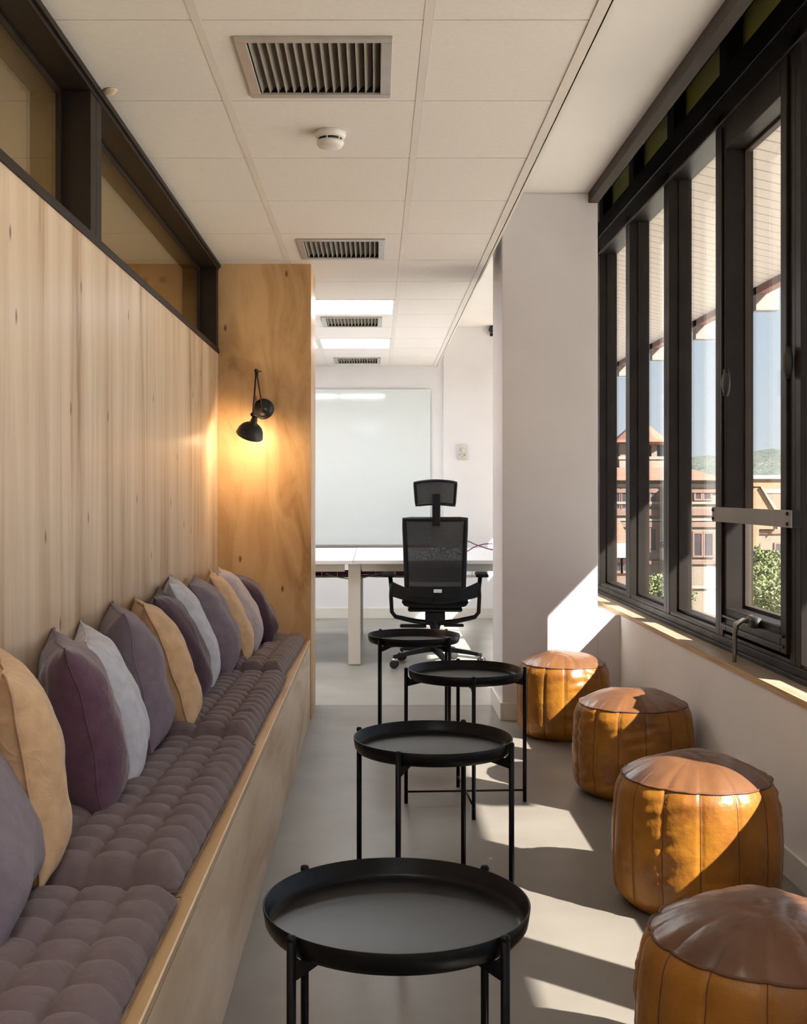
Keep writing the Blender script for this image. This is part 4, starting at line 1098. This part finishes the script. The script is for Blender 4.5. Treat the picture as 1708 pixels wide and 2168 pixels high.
# lower roofs in front (left pane)
r2 = empty('shed', (X(1290, 70), 70, GZ), 'low building with ribbed clay roof in front of the tower building', 'building'); o2 = Vector((X(1290, 70), 70, GZ))
bm = NB(); box(bm, X(1262, 70)-o2.x, X(1333, 70)-o2.x, 0, 8, 0, Zp(1178, 70)-o2.z); build('walls', bm, M['brick'], r2)
bm = NB(); frustum(bm, X(1297, 70), 74, X(1335, 70)-X(1260, 70), 8, Zp(1150, 70), 2, 3, Zp(1105, 70), o2); build('tiled_roof', bm, M['rooft'], r2)
bm = NB(); box(bm, X(1262, 70)-o2.x, X(1335, 70)-o2.x, -.5, 7, Zp(1180, 70)-o2.z, Zp(1150, 70)-o2.z); build('grey_parapet', bm, M['paleroof'], r2)
for p0, p1 in ((1301, 1312), (1318, 1328)): win(X(p0, 70), X(p1, 70), Zp(1208, 70), Zp(1190, 70), 70, r2, o2)

# right-hand buildings
D2 = 130.0
r3 = empty('villa', (X(1640, D2), D2, GZ), 'cream building with red gabled roof and rows of windows, seen in the opened window', 'building'); o3 = Vector((X(1640, D2), D2, GZ))
def B3(bm, p0, p1, q0, q1, yo, dd, mi=0): box(bm, X(p0, D2)-o3.x, X(p1, D2)-o3.x, yo, yo+dd, Zp(q1, D2)-o3.z, Zp(q0, D2)-o3.z, mi)
bm = NB(); B3(bm, 1545, 1760, 1118, 1240, 0, 14); build('main_walls', bm, M['stone'], r3)
bm = NB(); B3(bm, 1545, 1760, 1240, 1290, .0, 13); build('basement_walls', bm, M['trimst'], r3)
bm = NB(); B3(bm, 1545, 1760, 1122, 1130, -.2, 14); B3(bm, 1545, 1760, 1190, 1195, -.15, 14); build('brick_band', bm, M['brick'], r3)
bm = NB(); B3(bm, 1575, 1597, 1100, 1300, -1.5, 1.5); build('brick_pier', bm, M['ochre'], r3)
bm = NB(); prism(bm, [(X(1560, D2)-o3.x, Zp(1120, D2)-o3.z), (X(1640, D2)-o3.x, Zp(1120, D2)-o3.z), (X(1640, D2)-o3.x, Zp(1082, D2)-o3.z), (X(1604, D2)-o3.x, Zp(1033, D2)-o3.z), (X(1592, D2)-o3.x, Zp(1033, D2)-o3.z), (X(1560, D2)-o3.x, Zp(1072, D2)-o3.z)], -.6, 6); build('gable', bm, M['ochre'], r3)
bm = NB(); prism(bm, [(X(1640, D2)-o3.x, Zp(1120, D2)-o3.z), (X(1641, D2)-o3.x, Zp(1078, D2)-o3.z), (X(1608, D2)-o3.x, Zp(1032, D2)-o3.z), (X(1604, D2)-o3.x, Zp(1030, D2)-o3.z), (X(1636, D2)-o3.x, Zp(1084, D2)-o3.z)], -.9, 6.2); build('gable_coping', bm, M['trimst'], r3)
bm = NB(); yy0, yy1 = .2, 12
A = [bm.verts.new(q) for q in ((X(1600, D2)-o3.x, yy0, Zp(1118, D2)-o3.z), (X(1765, D2)-o3.x, yy0, Zp(1118, D2)-o3.z), (X(1765, D2)-o3.x, yy1, Zp(1046, D2)-o3.z), (X(1600, D2)-o3.x, yy1, Zp(1046, D2)-o3.z))]
B = [bm.verts.new(v.co-Vector((0, 0, .4))) for v in A]; bm.faces.new(A); bm.faces.new(B[::-1])
for i in range(4): bm.faces.new((A[i], B[i], B[(i+1) % 4], A[(i+1) % 4]))
build('red_roof', bm, M['rooft'], r3)
for (p0, p1) in ((1597, 1607), (1641, 1652), (1658, 1669), (1690, 1701)): win(X(p0, D2), X(p1, D2), Zp(1177, D2), Zp(1152, D2), D2-.05, r3, o3)
for (p0, p1) in ((1640, 1655), (1662, 1676)): win(X(p0, D2), X(p1, D2), Zp(1212, D2), Zp(1203, D2), D2-.05, r3, o3)
r4 = empty('apartment_block', (X(1640, 190), 190, GZ), 'long ochre block with a pale flat roof below the hill', 'building'); o4 = Vector((X(1640, 190), 190, GZ))
bm = NB(); box(bm, X(1545, 190)-o4.x, X(1800, 190)-o4.x, 0, 12, 0, Zp(1014, 190)-o4.z); build('ochre_walls', bm, M['ochre'], r4)
bm = NB(); box(bm, X(1540, 190)-o4.x, X(1800, 190)-o4.x, -.5, 13, Zp(1014, 190)-o4.z, Zp(1006, 190)-o4.z); build('flat_roof', bm, M['paleroof'], r4)
bm = NB(); box(bm, X(1600, 190)-o4.x, X(1800, 190)-o4.x, -3, 0, Zp(1044, 190)-o4.z, Zp(1036, 190)-o4.z); build('pale_canopy', bm, M['paleroof'], r4)

def tree(loc, R, H, seed, label):
    rnd = random.Random(seed)
    r = empty('tree', loc, label, 'tree', 'street trees below the windows')
    bm = NB(); tube(bm, [(0, 0, 0), (.1, 0, H*.3), (0, .1, H*.55)], [.25, .2, .12], 8); build('trunk', bm, M['bark'], r)
    bm = NB()
    for i in range(7000):
        z = rnd.uniform(-1, 1); a = rnd.uniform(0, 6.283); q = math.sqrt(1-z*z)
        d = Vector((q*math.cos(a), q*math.sin(a), z*.95)); k = rnd.uniform(.55, 1)*(1+.35*noise.noise(d*2.4+Vector((seed, 0, 0))))
        p = Vector((0, 0, H-R*.8))+d*R*k; s = rnd.uniform(.08, .17)
        e1 = Vector((rnd.uniform(-1, 1), rnd.uniform(-1, 1), rnd.uniform(-1, 1))).normalized(); e2 = e1.cross(Vector((rnd.uniform(-1, 1), rnd.uniform(-1, 1), rnd.uniform(-1, 1)))).normalized()
        bm.faces.new([bm.verts.new(p+v) for v in (e1*s, e2*s*.6, -e1*s, -e2*s*.6)])
    build('crown', bm, M['leaf'], r, recalc=False)
for i, (px, D, topy, R, lb) in enumerate(((1655, 85, 1190, 3.6, 'large green tree in front of the cream building, right in the opened window'),
                                     (1612, 92, 1168, 1.9, 'small slim tree beside the brick pier of the cream building'),
                                     (1615, 78, 1235, 2.6, 'green tree lower left of the large one, in the opened window'),
                                     (1398, 88, 1225, 2.6, 'yellow green tree at the foot of the tower building'),
                                     (1700, 70, 1215, 3.2, 'green tree at the far right behind the window frame'))):
    tree((X(px, D), D, GZ), R, Zp(topy, D)-GZ, 20+i, lb)

p = at(222, 199, 3.45)
bm = NB(); Mt = Matrix.Translation((0, 0, -.001)) @ Matrix.Rotation(.5, 4, 'Z') @ Matrix.Diagonal((1, 1.7, .5, 1))
lathe(bm, [(0, -.012), (.010, -.011), (.018, -.006), (.022, 0), (0, 0)], 9, Mt)
for v in bm.verts: v.co += Vector((noise.noise(v.co*90)*.006, noise.noise(v.co*70+Vector((3, 0, 0)))*.008, 0))
fl = build('filler_lump', bm, M['plylayer']); fl.location = (p.x+.015, 3.45, ZC)
tag(fl, 'small beige lump of filler where the glazing frame meets the ceiling', 'filler')
